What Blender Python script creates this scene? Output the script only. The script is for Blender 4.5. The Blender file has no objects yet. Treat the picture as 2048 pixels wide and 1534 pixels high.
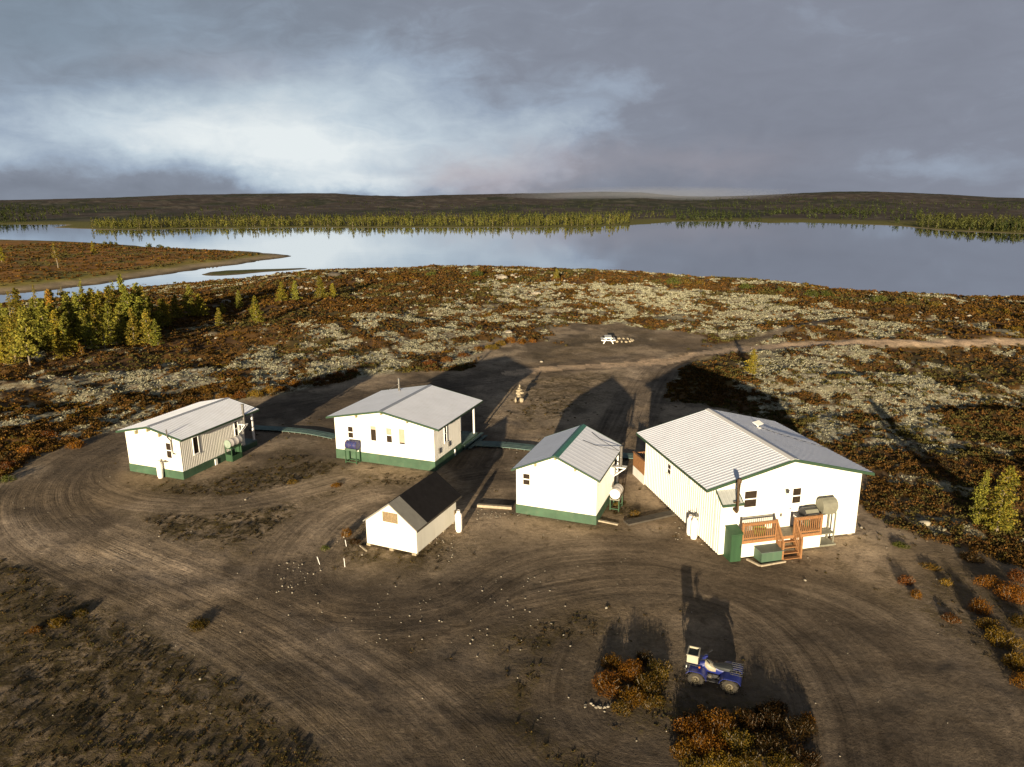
import bpy, math, random
import numpy as np
from mathutils import Vector, Matrix

sc = bpy.context.scene
R_ = math.radians
# ------------------------------------------------------------------ camera, world, sun, exposure
F_PX, PITCH, ROLL, CAM_H = 1436.08, R_(14.5367), R_(-0.47807), 17.5      # of the 2048 px wide frame
cam_d = bpy.data.cameras.new('camera'); cam = bpy.data.objects.new('camera', cam_d)
sc.collection.objects.link(cam); sc.camera = cam
cam_d.sensor_width = 36; cam_d.lens = F_PX / 2048 * 36; cam_d.clip_start = 0.5; cam_d.clip_end = 20000
cam.matrix_world = Matrix.Translation((0, 0, CAM_H)) @ Matrix.Rotation(math.pi / 2 - PITCH, 4, 'X') @ Matrix.Rotation(ROLL, 4, 'Z')
EXPO = 1.2
sc.view_settings.view_transform = 'Standard'; sc.view_settings.look = 'None'
sc.view_settings.exposure = EXPO; sc.view_settings.gamma = 1
SUN_EL, SUN_AZ = 7.6, 11.8        # shadows run 11.8 degrees to the right of straight ahead
sd = bpy.data.lights.new('sun', 'SUN'); sun = bpy.data.objects.new('sun', sd); sc.collection.objects.link(sun)
sd.energy = 5.0; sd.angle = R_(0.6); sd.color = (1.0, 0.83, 0.58)
sdir = Vector((math.sin(R_(SUN_AZ)) * math.cos(R_(SUN_EL)), math.cos(R_(SUN_AZ)) * math.cos(R_(SUN_EL)), -math.sin(R_(SUN_EL))))
sun.rotation_euler = sdir.to_track_quat('-Z', 'Y').to_euler()

class NT:
    """small helper round a node tree"""
    def __init__(s, t): s.t = t; s.n = t.nodes; s.l = t.links
    def node(s, ty, **k):
        n = s.n.new(ty)
        for a, b in k.items(): setattr(n, a, b)
        return n
    def put(s, sock, v):
        if hasattr(v, 'links') or hasattr(v, 'is_output'): s.l.new(v, sock)
        else: sock.default_value = v
    def m(s, op, a, b=0.0, c=0.0, clamp=False):
        n = s.n.new('ShaderNodeMath'); n.operation = op; n.use_clamp = clamp
        s.put(n.inputs[0], a); s.put(n.inputs[1], b); s.put(n.inputs[2], c); return n.outputs[0]
    def mix(s, f, a, b, blend='MIX'):
        n = s.n.new('ShaderNodeMix'); n.data_type = 'RGBA'; n.blend_type = blend; n.clamp_factor = True
        s.put(n.inputs[0], f); s.put(n.inputs[6], a); s.put(n.inputs[7], b); return n.outputs[2]
    def ramp(s, f, stops):
        n = s.n.new('ShaderNodeValToRGB'); el = n.color_ramp.elements
        while len(el) < len(stops): el.new(0.5)
        for e, (p, c) in zip(el, stops): e.position = p; e.color = c if len(c) == 4 else (*c, 1)
        s.put(n.inputs[0], f); return n.outputs[0]
    def noise(s, vec, scale, detail=4, rough=0.55, dist=0.0):
        n = s.n.new('ShaderNodeTexNoise'); s.put(n.inputs['Vector'], vec)
        n.inputs['Scale'].default_value = scale; n.inputs['Detail'].default_value = detail
        n.inputs['Roughness'].default_value = rough; n.inputs['Distortion'].default_value = dist
        return n.outputs['Fac'], n.outputs['Color']
    def rng(s, v, a, b, c, d):
        n = s.n.new('ShaderNodeMapRange'); s.put(n.inputs[0], v)
        for i, k in enumerate((a, b, c, d)): n.inputs[i + 1].default_value = k
        return n.outputs[0]

def lin(r, g, b):
    f = lambda c: (c / 255 / 12.92) if c / 255 <= 0.04045 else ((c / 255 + 0.055) / 1.055) ** 2.4
    return (f(r), f(g), f(b))

wd = bpy.data.worlds.new('World'); sc.world = wd; wd.use_nodes = True
def build_world():
    t = NT(wd.node_tree); t.n.clear()
    k = 1 / 2 ** EXPO
    out = t.node('ShaderNodeOutputWorld'); bg = t.node('ShaderNodeBackground'); t.l.new(bg.outputs[0], out.inputs[0])
    sky = t.node('ShaderNodeTexSky', sky_type='NISHITA', sun_disc=False)
    sky.sun_elevation = R_(SUN_EL); sky.sun_rotation = R_(180 + SUN_AZ); sky.air_density = 1.0; sky.dust_density = 2.0
    tc = t.node('ShaderNodeTexCoord'); sep = t.node('ShaderNodeSeparateXYZ'); t.l.new(tc.outputs['Generated'], sep.inputs[0])
    x, y, z = sep.outputs
    az = t.m('MULTIPLY', t.m('ARCTAN2', x, y), 57.2958)
    el = t.m('MULTIPLY', t.m('ARCSINE', z), 57.2958)
    el = t.m('ABSOLUTE', el)
    cmb = t.node('ShaderNodeCombineXYZ'); t.put(cmb.inputs[0], az); t.put(cmb.inputs[1], t.m('MULTIPLY', el, 1.5)); t.put(cmb.inputs[2], 0.0)
    _, wc = t.noise(cmb.outputs[0], 0.16, 6, 0.6)
    cm2 = t.node('ShaderNodeCombineXYZ'); t.put(cm2.inputs[0], t.m('MULTIPLY', az, 0.7)); t.put(cm2.inputs[1], t.m('MULTIPLY', el, 1.9)); t.put(cm2.inputs[2], 3.0)
    ws = t.node('ShaderNodeSeparateColor'); t.l.new(wc, ws.inputs[0])
    _, wc2 = t.noise(cmb.outputs[0], 0.6, 5, 0.6)
    ws2 = t.node('ShaderNodeSeparateColor'); t.l.new(wc2, ws2.inputs[0])
    off = lambda a, b, s1, s2: t.m('ADD', t.m('MULTIPLY', t.m('SUBTRACT', a, 0.5), s1), t.m('MULTIPLY', t.m('SUBTRACT', b, 0.5), s2))
    A = t.m('ADD', az, off(ws.outputs[0], ws2.outputs[0], 10.0, 3.0)); E_ = t.m('ADD', el, off(ws.outputs[1], ws2.outputs[1], 3.2, 1.1))
    def blobs(lst):
        tot = None
        for (a0, e0, ra, re, amp) in lst:
            dx = t.m('DIVIDE', t.m('SUBTRACT', A, a0), ra); dy = t.m('DIVIDE', t.m('SUBTRACT', E_, e0), re)
            d2 = t.m('ADD', t.m('MULTIPLY', dx, dx), t.m('MULTIPLY', dy, dy))
            g = t.m('MULTIPLY', t.m('EXPONENT', t.m('MULTIPLY', d2, -1.0)), amp)
            tot = g if tot is None else t.m('ADD', tot, g)
        return tot
    br = blobs(SKY_BRIGHT); wm = blobs(SKY_WARM); dk = blobs(SKY_DARK)
    n3, _ = t.noise(cmb.outputs[0], 0.10, 7, 0.58, 0.6)
    n4, _ = t.noise(cm2.outputs[0], 0.35, 6, 0.6, 0.8)
    v = t.m('ADD', br, t.m('MULTIPLY', t.m('SUBTRACT', n3, 0.5), 0.45))
    v = t.m('ADD', v, t.m('MULTIPLY', t.m('SUBTRACT', n4, 0.5), 0.42))
    v = t.m('SUBTRACT', v, dk)
    col = t.ramp(t.m('ADD', t.m('MULTIPLY', v, 0.8), 0.2, clamp=True), [(0.0, lin(120, 127, 140)), (0.22, lin(133, 141, 155)), (0.42, lin(158, 173, 191)), (0.70, lin(194, 208, 219)), (1.0, lin(230, 237, 239))])
    col = t.mix(t.m('MULTIPLY', wm, 0.8, clamp=True), col, (*lin(198, 180, 178), 1))
    # purple-grey heavy cloud to the right, blue-green tint of the upper left
    rt = t.m('MULTIPLY', t.rng(az, -12.0, 16.0, 0.0, 1.0), 1.0)
    col = t.mix(t.m('MULTIPLY', rt, 0.35), col, (*lin(137, 138, 152), 1))
    lt = t.m('MULTIPLY', t.rng(az, -6.0, -30.0, 0.0, 1.0), t.rng(el, 5.0, 10.0, 0.0, 0.6)); col = t.mix(lt, col, (*lin(122, 139, 154), 1))
    sc_ = t.node('ShaderNodeVectorMath', operation='SCALE'); t.put(sc_.inputs[0], col); sc_.inputs['Scale'].default_value = k
    nk = t.node('ShaderNodeVectorMath', operation='SCALE'); t.put(nk.inputs[0], sky.outputs[0]); nk.inputs['Scale'].default_value = 0.08
    # high above and behind the camera the deck opens a little onto the clear sky
    openf = t.m('MULTIPLY', t.rng(el, 18.0, 60.0, 0.0, 0.5), t.rng(n3, 0.4, 0.62, 0.2, 1.0))
    fin = t.mix(openf, sc_.outputs[0], nk.outputs[0])
    dim = t.node('ShaderNodeVectorMath', operation='SCALE'); t.put(dim.inputs[0], fin)
    t.put(dim.inputs['Scale'], t.rng(el, 14.0, 40.0, 1.0, UPPER_SKY))
    t.l.new(dim.outputs[0], bg.inputs[0]); bg.inputs[1].default_value = 1.0
UPPER_SKY = 0.42
SKY_BRIGHT = [(-24, 4.9, 10.0, 2.2, 0.74), (-14, 3.2, 8, 1.8, 0.8), (-11.5, 1.0, 6.5, 1.0, 0.7), (-13, 7.0, 7, 2.4, 0.36), (-5, 5.0, 5.0, 2.4, 0.36), (-1, 2.4, 5, 1.4, 0.3), (1, 4.0, 6, 2.2, 0.2), (3.4, 5.2, 3.0, 1.6, 0.38), (7.5, 7.9, 4.0, 1.3, 0.33),
              (-9, 9.5, 5.5, 2.2, 0.26), (-18, 7.5, 7, 2, 0.15), (-27, 9.6, 12, 5, 0.10), (29, 1.7, 5, 0.9, 0.3), (-36, 2.8, 4, 1.2, 0.35)]
SKY_WARM = [(-2.0, 1.6, 5.0, 1.4, 0.6), (3.5, 2.9, 4, 1.2, 0.3), (-20, 9.2, 6, 1.2, 0.22), (14, 2.6, 7, 1.0, 0.25)]
SKY_DARK = [(-31, 1.0, 14, 0.9, 0.2), (-18, 0.7, 6, 0.5, 0.12), (20, 4.0, 11, 4.5, 0.12), (16, 0.8, 6, 1.2, 0.2)]
build_world()

# ------------------------------------------------------------------ pixel of the photograph -> point on a horizontal plane
def U(px, py, z=0.0):
    X, Y = px - 1024, py - 767
    c, s = math.cos(ROLL), math.sin(ROLL); X, Y = X * c + Y * s, -X * s + Y * c
    cp, sp = math.cos(PITCH), math.sin(PITCH)
    d = np.array([X / F_PX, cp - Y / F_PX * sp, -sp - Y / F_PX * cp])
    return (d * ((z - CAM_H) / d[2]))[:2]
def UP(pts, z=0.0): return np.array([U(a, b, z) for a, b in pts])

# ------------------------------------------------------------------ numpy noise and distances
def _h(ix, iy, seed):
    n = (ix.astype(np.int64) * 374761393 + iy.astype(np.int64) * 668265263 + seed * 974711) & 0xffffffff
    n = ((n ^ (n >> 13)) * 1274126177) & 0xffffffff
    n = ((n ^ (n >> 16)) * 2246822519) & 0xffffffff
    return ((n ^ (n >> 15)) & 0xffffff) / float(0xffffff)
def vn(x, y, seed=0):
    ix, iy = np.floor(x), np.floor(y); fx, fy = x - ix, y - iy
    fx = fx * fx * (3 - 2 * fx); fy = fy * fy * (3 - 2 * fy)
    a, b, c, d = _h(ix, iy, seed), _h(ix + 1, iy, seed), _h(ix, iy + 1, seed), _h(ix + 1, iy + 1, seed)
    return (a * (1 - fx) + b * fx) * (1 - fy) + (c * (1 - fx) + d * fx) * fy
def fbm(x, y, wl, octv=4, seed=0, gain=0.5):
    t = 0; a = 1; s = 0; f = 1 / wl
    for i in range(octv):
        t = t + a * vn(x * f * (0.8 + .02 * i) + y * f * 0.6, -x * f * 0.6 + y * f * (0.8 + .02 * i), seed + i * 17); s += a; a *= gain; f *= 2.03
    return t / s
def sstep(a, b, v):
    t = np.clip((v - a) / (b - a), 0, 1); return t * t * (3 - 2 * t)
def sd_poly(x, y, P):
    """signed distance, positive inside"""
    d = np.full(x.shape, 1e18); ins = np.zeros(x.shape, bool); n = len(P)
    for i in range(n):
        ax, ay = P[i]; bx, by = P[(i + 1) % n]; ex, ey = bx - ax, by - ay
        t = np.clip(((x - ax) * ex + (y - ay) * ey) / (ex * ex + ey * ey + 1e-12), 0, 1)
        d = np.minimum(d, (x - ax - t * ex) ** 2 + (y - ay - t * ey) ** 2)
        c = (ay > y) != (by > y)
        with np.errstate(divide='ignore', invalid='ignore'):
            xi = ax + (y - ay) * ex / (ey if ey != 0 else 1e-12)
        ins ^= c & (x < xi)
    d = np.sqrt(d); return np.where(ins, d, -d)
def smooth_line(P, n=6):
    P = np.array(P, float); out = []
    for i in range(len(P) - 1):
        p0 = P[max(i - 1, 0)]; p1 = P[i]; p2 = P[i + 1]; p3 = P[min(i + 2, len(P) - 1)]
        for k in range(n):
            t = k / n
            out.append(0.5 * ((2 * p1) + (-p0 + p2) * t + (2 * p0 - 5 * p1 + 4 * p2 - p3) * t * t + (-p0 + 3 * p1 - 3 * p2 + p3) * t ** 3))
    out.append(P[-1]); return np.array(out)
def sd_line(x, y, L):
    """signed offset from a polyline"""
    d = np.full(x.shape, 1e18); s = np.zeros(x.shape)
    for i in range(len(L) - 1):
        ax, ay = L[i]; bx, by = L[i + 1]; ex, ey = bx - ax, by - ay
        t = np.clip(((x - ax) * ex + (y - ay) * ey) / (ex * ex + ey * ey + 1e-12), 0, 1)
        dd = (x - ax - t * ex) ** 2 + (y - ay - t * ey) ** 2; m = dd < d
        d = np.where(m, dd, d); s = np.where(m, np.sign(ex * (y - ay) - ey * (x - ax)), s)
    return np.sqrt(d) * s

# ------------------------------------------------------------------ terrain layout
WZ = -5.0
NEAR_SHORE = UP([(-2500, 900), (-900, 700), (-300, 636), (0, 602), (80, 592), (150, 583), (240, 573), (330, 567), (450, 560), (560, 556), (640, 556), (720, 557), (850, 555), (960, 555), (1100, 562), (1300, 574), (1500, 586), (1620, 596),
                 (1750, 610), (1900, 617), (2048, 622), (2400, 645), (3200, 720), (5000, 900)], WZ)
NEAR_POLY = np.vstack([NEAR_SHORE, [(600, -400), (-600, -400)]])
PENIN = UP([(-700, 690), (-300, 622), (0, 589), (120, 578), (180, 570), (256, 560), (330, 549), (393, 540), (440, 533), (478, 529), (540, 519), (583, 512.5), (560, 509), (500, 503), (420, 499), (340, 497), (290, 493), (200, 486), (100, 482), (0, 480), (-300, 476), (-700, 480)], WZ)
ISLE = UP([(403, 549), (420, 544), (450, 541), (500, 539), (560, 537.5), (610, 536), (618, 537.5), (580, 541), (533, 544), (480, 549), (440, 551.5), (415, 551.5)], WZ)
FAR_SHORE = UP([(-1600, 436), (-700, 444), (-100, 449), (60, 449.5), (135, 449), (120, 453), (105, 455), (140, 456.5), (220, 460), (300, 460), (380, 457), (450, 457), (600, 455.5), (700, 455.5), (850, 455.5), (1000, 455), (1150, 455), (1230, 452), (1300, 448), (1345, 443.5),
                (1400, 443), (1480, 443), (1540, 446), (1600, 445), (1700, 448), (1780, 451), (1840, 457), (1900, 462), (1970, 465), (2048, 468), (2300, 478), (3300, 520)], WZ)
FAR_POLY = np.vstack([FAR_SHORE, [(6000, 2000), (6000, 9000), (-6000, 9000), (-6000, 2500)]])
SKYL = [(-1500, 394), (-500, 402), (0, 401), (120, 399), (250, 396), (380, 391), (520, 388.5), (640, 387), (690, 387.5), (740, 391), (820, 392.5), (900, 390), (1000, 388), (1100, 386.5), (1200, 384), (1280, 385.5), (1350, 392), (1420, 393), (1500, 390.5), (1580, 387), (1650, 384), (1730, 384), (1800, 386), (1900, 390), (1960, 393), (2048, 394), (2500, 395), (3500, 400)]
R_SKY = 2700.0
_sa = np.array([math.degrees(math.atan2((px - 1024) / F_PX, 1.0)) for px, _ in SKYL])
_sh = np.array([CAM_H + ((394.6 - 0.00834 * (px - 1024)) - py) / F_PX * R_SKY for px, py in SKYL])
YARD = UP([(-900, 1150), (-200, 1010), (0, 965), (60, 948), (140, 898), (215, 868), (300, 850), (400, 825), (520, 797), (620, 777), (700, 757), (800, 747), (900, 742), (945, 718), (1010, 704), (1050, 688), (1110, 672), (1160, 660), (1230, 652), (1330, 662), (1400, 674), (1440, 694),
           (1320, 738), (1302, 770), (1340, 800), (1420, 812), (1560, 850), (1730, 940), (1725, 990), (1790, 1050), (1870, 1085), (2048, 1135), (2500, 1200), (2500, 1900), (-900, 1900)])
ROADS = [  # centre line, half width, kind: 0 pale sand, 1 dark compacted
    (smooth_line(UP([(2300, 672), (2048, 689), (1900, 696), (1750, 697), (1600, 696), (1500, 701), (1400, 713), (1320, 726), (1220, 733), (1120, 738), (1020, 748)])), 1.5, 0),
    (smooth_line(UP([(1240, 728), (1120, 738), (1000, 752), (880, 768), (760, 786), (640, 806), (520, 830), (400, 852), (300, 866), (200, 895), (110, 945), (75, 1000), (110, 1060), (230, 1120), (370, 1180), (500, 1240), (620, 1310), (740, 1390), (860, 1500), (950, 1620)])), 2.7, 1),
    (smooth_line(UP([(1750, 640), (1640, 655), (1560, 672), (1470, 692), (1400, 706), (1330, 724)])), 0.9, 1),
    (smooth_line(UP([(1420, 708), (1330, 730), (1292, 770), (1262, 830), (1230, 900), (1180, 930), (1000, 950), (930, 960)])), 2.2, 1),
    (smooth_line(UP([(1000, 850), (960, 930), (900, 985), (760, 1000), (680, 1025), (620, 1075), (590, 1130), (600, 1200), (720, 1235), (900, 1215), (1010, 1150), (1120, 1115), (1300, 1110), (1480, 1150), (1660, 1200), (1820, 1290), (1920, 1400), (1980, 1534), (2000, 1650)])), 2.0, 1),
    (smooth_line(UP([(900, 1215), (1040, 1190), (1200, 1160), (1350, 1160), (1500, 1200), (1620, 1290), (1700, 1420), (1740, 1600)])), 2.2, 1),
    (smooth_line(UP([(200, 905), (180, 960), (260, 1000), (420, 1010), (560, 990), (680, 960)])), 1.2, 1),
    (smooth_line(UP([(1160, 1300), (1140, 1380), (1170, 1460), (1260, 1500), (1340, 1510)])), 0.9, 1)]
MOSS = [(UP([(-900, 1130), (-300, 1100), (0, 1100), (130, 1105), (260, 1140), (330, 1190), (450, 1212), (510, 1290), (600, 1335), (700, 1405), (780, 1445), (850, 1534), (900, 1750), (-900, 1750)]), .82),
        (UP([(985, 1230), (1080, 1185), (1170, 1190), (1190, 1260), (1150, 1330), (1130, 1400), (1150, 1480), (1240, 1534), (1260, 1750), (930, 1750), (960, 1500), (975, 1350)]), 0.8),
        (UP([(270, 970), (400, 955), (560, 905), (700, 935), (860, 962), (800, 985), (650, 1010), (570, 1080), (460, 1115), (330, 1090), (270, 1040)]), 0.78),
        (UP([(640, 1070), (700, 1040), (740, 1080), (900, 1080), (880, 1130), (800, 1155), (660, 1150), (625, 1110)]), 0.85),
        (UP([(1200, 1000), (1250, 985), (1300, 1030), (1240, 1065), (1195, 1050)]), 0.8),
        (UP([(985, 835), (1010, 775), (1060, 752), (1180, 742), (1245, 745), (1220, 790), (1170, 825), (1060, 850)]), 0.6),
        (UP([(670, 925), (870, 950), (1050, 1040), (1200, 1062), (1100, 1075), (1020, 1050), (900, 960)]), 0.25),
        (UP([(1330, 1400), (1480, 1370), (1600, 1400), (1680, 1480), (1650, 1600), (1380, 1600)]), 0.9),
        (UP([(1180, 1310), (1300, 1290), (1360, 1340), (1340, 1420), (1230, 1430), (1175, 1370)]), 0.9),
        (UP([(1740, 1130), (1860, 1120), (2048, 1180), (2300, 1250), (2300, 1600), (2060, 1534), (1980, 1380), (1860, 1250)]), 0.5),
        (UP([(640, 1250), (760, 1245), (820, 1290), (860, 1400), (900, 1534), (860, 1534), (760, 1400), (660, 1320)]), 0.3),
        (UP([(1100, 690), (1180, 665), (1290, 665), (1330, 700), (1200, 715), (1060, 725)]), 0.35)]
HEATH_D = [  # polygon, density
    (UP([(-900, 760), (-300, 690), (0, 640), (200, 610), (600, 560), (900, 548), (1000, 560), (960, 590), (820, 620), (700, 640), (650, 690), (560, 700), (480, 680), (380, 720), (250, 745), (0, 760), (-900, 900)]), 0.95),
    (UP([(900, 545), (1300, 565), (1700, 590), (2048, 610), (2400, 640), (2400, 700), (2048, 650), (1750, 625), (1500, 592), (1200, 578), (950, 565)]), 0.95),
    (UP([(-900, 980), (-200, 850), (0, 830), (150, 830), (300, 822), (480, 795), (620, 770), (700, 745), (780, 725), (900, 710), (960, 690), (1060, 655), (1080, 670), (960, 720), (900, 745), (700, 762), (500, 805), (300, 852), (130, 900), (0, 975), (-900, 1130)]), 0.74),
    (UP([(1300, 745), (1420, 720), (1500, 760), (1560, 850), (1760, 900), (1800, 1040), (1700, 1000), (1500, 850), (1340, 805)]), 0.9),
    (UP([(1800, 690), (2048, 700), (2600, 740), (2600, 1180), (2048, 1140), (1860, 1080), (1780, 1040), (1900, 980), (1880, 900), (1960, 820), (1850, 740)]), 0.86),
    (UP([(-900, 820), (0, 760), (400, 725), (900, 690), (1000, 700), (900, 740), (500, 790), (200, 830), (-900, 1000)]), 0.44),
    (UP([(600, 640), (900, 620), (1050, 600), (1100, 650), (1000, 690), (800, 700), (620, 700)]), 0.48),
    (UP([(950, 575), (1250, 578), (1500, 595), (1740, 630), (1700, 650), (1500, 660), (1330, 650), (1150, 640), (1060, 620)]), 0.30),
    (UP([(1450, 700), (1800, 705), (1900, 780), (1850, 900), (1700, 900), (1560, 840), (1500, 760)]), 0.30)]
PALE = [(UP([(-300, 1000), (0, 985), (60, 1060), (200, 1110), (420, 1130), (560, 1200), (700, 1290), (860, 1400), (960, 1534), (800, 1534), (690, 1420), (520, 1280), (400, 1200), (200, 1130), (0, 1080)]), .9),
        (UP([(1660, 1090), (1800, 1140), (1930, 1240), (2040, 1400), (2120, 1600), (2030, 1600), (1950, 1430), (1860, 1290), (1730, 1180), (1640, 1130)]), .85),
        (UP([(1150, 1310), (1185, 1300), (1165, 1380), (1210, 1450), (1330, 1480), (1330, 1534), (1200, 1534), (1140, 1440)]), .6),
        (UP([(200, 930), (260, 955), (300, 1000), (420, 1000), (560, 960), (640, 985), (500, 1020), (280, 1030), (200, 990)]), .6),
        (UP([(960, 1020), (1200, 1050), (1420, 1060), (1440, 1120), (1250, 1110), (1040, 1110), (930, 1080)]), .45),
        (UP([(620, 1060), (700, 1010), (760, 990), (740, 1020), (640, 1090), (600, 1180), (580, 1150)]), .7),
        (UP([(940, 760), (1040, 745), (1120, 760), (1060, 860), (960, 860)]), .4), (UP([(1240, 720), (1340, 715), (1300, 760), (1280, 850), (1240, 850)]), .6)]
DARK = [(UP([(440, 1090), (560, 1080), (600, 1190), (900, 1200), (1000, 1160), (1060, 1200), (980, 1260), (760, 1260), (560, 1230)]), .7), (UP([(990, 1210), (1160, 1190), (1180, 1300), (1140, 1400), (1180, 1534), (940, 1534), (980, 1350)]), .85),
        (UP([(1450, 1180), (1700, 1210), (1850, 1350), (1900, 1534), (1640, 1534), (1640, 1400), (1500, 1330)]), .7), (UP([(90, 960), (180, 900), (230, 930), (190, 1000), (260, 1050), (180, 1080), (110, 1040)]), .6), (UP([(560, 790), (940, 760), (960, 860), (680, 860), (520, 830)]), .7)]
FLATS = [(-25.5, 45, 9), (-10, 49, 9), (-7, 36, 5), (3, 40, 7), (13, 37, 10), (7.3, 23, 3)]     # level pads

def fields(x, y, detail=True):
    """height and ground-cover masks at the given points"""
    r = np.hypot(x, y); az = np.degrees(np.arctan2(x, y))
    wob = (fbm(x, y, 9, 3, 5) - .5)
    dn = sd_poly(x, y, NEAR_POLY) + wob * 5
    dp = sd_poly(x, y, PENIN) + wob * 5; di = sd_poly(x, y, ISLE) + wob * 1.5
    df = sd_poly(x, y, FAR_POLY) + wob * 8
    dy = sd_poly(x, y, YARD) + (fbm(x, y, 4, 3, 9) - .5) * 2.2
    dy = dy + (fbm(x, y, 7, 4, 171, .6) - .5) * 22 * sstep(66, 84, y) * sstep(-14, -4, x)
    left = sstep(-9, -26, az); W = 26 + 60 * left
    t = np.clip(dn / W, 0, 1)
    prof = 1 - (1 - t) ** 2
    rise = 5.0 + 1.1 * np.exp(-(((x - 8) / 42) ** 2 + ((y - 140) / 45) ** 2))
    hn = WZ + rise * prof - 0.9 * left * sstep(60, 100, y) * (1 - t)
    und = (fbm(x, y, 22, 4, 3) - .5) * 2.0 + (fbm(x, y, 5, 3, 4) - .5) * 0.7
    ynot = sstep(3, -14, dy)
    hn = hn + und * ynot * sstep(0, 20, dn)
    mic = (fbm(x, y, 1.7, 3, 31) - .5)
    hn = hn + mic * (0.16 + 0.34 * ynot) * sstep(0, 6, dn)
    pad = np.zeros_like(x)
    for cx, cy, rr in FLATS: pad = np.maximum(pad, sstep(rr + 4, rr - 1, np.hypot(x - cx, y - cy)))
    hn = hn * (1 - pad) + mic * 0.05 * pad
    hn = np.where(dn > 0, hn, WZ + dn * 0.12)
    hp = np.where(dp > 0, WZ + 1.9 * (1 - np.exp(-dp / 14)) + (fbm(x, y, 12, 3, 8) - .5) * 0.9 * sstep(4, 20, dp), WZ + dp * 0.12)
    hi = np.where(di > 0, WZ + 0.45 * (1 - np.exp(-di / 3)), WZ + di * 0.1)
    sk = np.interp(az, _sa, _sh)
    tt = np.clip((r - 900) / (R_SKY - 900), 0, 1)
    hf = WZ + 2.2 * (1 - np.exp(-np.maximum(df, 0) / 60)) + (sk + 2.8) * tt ** 1.25 + (fbm(x, y, 160, 4, 12) - .5) * 16 * sstep(1000, 1500, r) * sstep(2650, 2300, r) + (fbm(x, y, 30, 4, 14) - .5) * 3 * sstep(0, 200, df)
    hf = np.where(r > R_SKY, sk - (r - R_SKY) * 0.03, hf)
    hf = np.where(df > 0, hf, WZ + df * 0.05)
    h = np.maximum(np.maximum(hn, hp), np.maximum(hi, hf)); h = np.maximum(h, WZ - 3)
    which = np.argmax(np.stack([hn, hp, hi, hf]), 0)
    D = np.full(x.shape, 0.62)
    for P, v in HEATH_D:
        w = sstep(-2.5, 2.5, sd_poly(x, y, P) + (fbm(x, y, 6, 3, 21) - .5) * 5); D = D * (1 - w) + v * w
    pn = fbm(x * 1.0, y * .8, 2.4, 4, 44, .6); pn = (pn - .5) * 2.2 + .5
    heath = sstep(-0.07, 0.07, D - pn) * sstep(.8, -0.8, dy)
    trk = np.zeros_like(x); rk = np.zeros_like(x); rpale = np.zeros_like(x)
    for i, (L, hw, kind) in enumerate(ROADS):
        s = sd_line(x, y, L); m = sstep(hw + .7, hw - .5, np.abs(s) + (fbm(x, y, 1.6, 2, 50 + i) - .5) * .8)
        if kind == 0: m = m * 1.0
        trk = np.where(m > rk, s + 7.3 * i, trk); rpale = np.where(m > rk, 1.0 - kind, rpale); rk = np.maximum(rk, m)
    heath = heath * (1 - rk)
    moss = np.zeros_like(x)
    for i, (P, v) in enumerate(MOSS):
        moss = np.maximum(moss, v * sstep(-2.2, 2.6, sd_poly(x, y, P) + (fbm(x, y, 3.4, 4, 70 + i, .6) - .5) * 7.0))
    moss = moss * (1 - 0.75 * rk * (moss < .9))
    return dict(h=h, which=which, heath=heath, D=D, dy=dy, dn=dn, dp=dp, di=di, df=df, rk=rk, trk=trk, rpale=rpale, moss=moss, r=r, az=az, pn=pn)

def ground_z(x, y):
    return float(fields(np.array([float(x)]), np.array([float(y)]))['h'][0])
def G(px, py):
    """photograph pixel -> point on the terrain"""
    z = 0.0
    for _ in range(6):
        p = U(px, py, z); z = ground_z(*p)
    return float(p[0]), float(p[1]), z
def zs(pts):
    P = np.array(pts, float); return fields(P[:, 0], P[:, 1])['h']

# ------------------------------------------------------------------ mesh helpers
COL = sc.collection
def np_mesh(name, V, Fc, mats, attrs=None, smooth=False, mi=None):
    me = bpy.data.meshes.new(name); V = np.asarray(V, np.float32); Fc = np.asarray(Fc, np.int32); k = Fc.shape[1]
    me.vertices.add(len(V)); me.vertices.foreach_set('co', V.ravel())
    me.loops.add(Fc.size); me.loops.foreach_set('vertex_index', Fc.ravel())
    me.polygons.add(len(Fc)); me.polygons.foreach_set('loop_start', np.arange(0, Fc.size, k, dtype=np.int32)); me.polygons.foreach_set('loop_total', np.full(len(Fc), k, np.int32))
    if smooth: me.polygons.foreach_set('use_smooth', np.ones(len(Fc), bool))
    me.update(calc_edges=True)
    for a, arr in (attrs or {}).items():
        at = me.attributes.new(a, 'FLOAT_COLOR', 'POINT'); arr = np.asarray(arr, np.float32)
        if arr.shape[1] == 3: arr = np.hstack([arr, np.ones((len(arr), 1), np.float32)])
        at.data.foreach_set('color', arr.ravel())
    for m in (mats if isinstance(mats, (list, tuple)) else [mats]): me.materials.append(m)
    return me
def link(name, me, parent=None, loc=None, rz=None):
    o = bpy.data.objects.new(name, me); COL.objects.link(o)
    if parent: o.parent = parent
    if loc is not None: o.location = loc
    if rz is not None: o.rotation_euler = (0, 0, rz)
    return o
def tag(o, label=None, cat=None, group=None, kind=None):
    if label: o['label'] = label
    if cat: o['category'] = cat
    if group: o['group'] = group
    if kind: o['kind'] = kind
    return o
def thing(name, label, cat, loc=(0, 0, 0), rz=0.0, group=None):
    return tag(link(name, None, None, loc, rz), label, cat, group)

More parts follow.
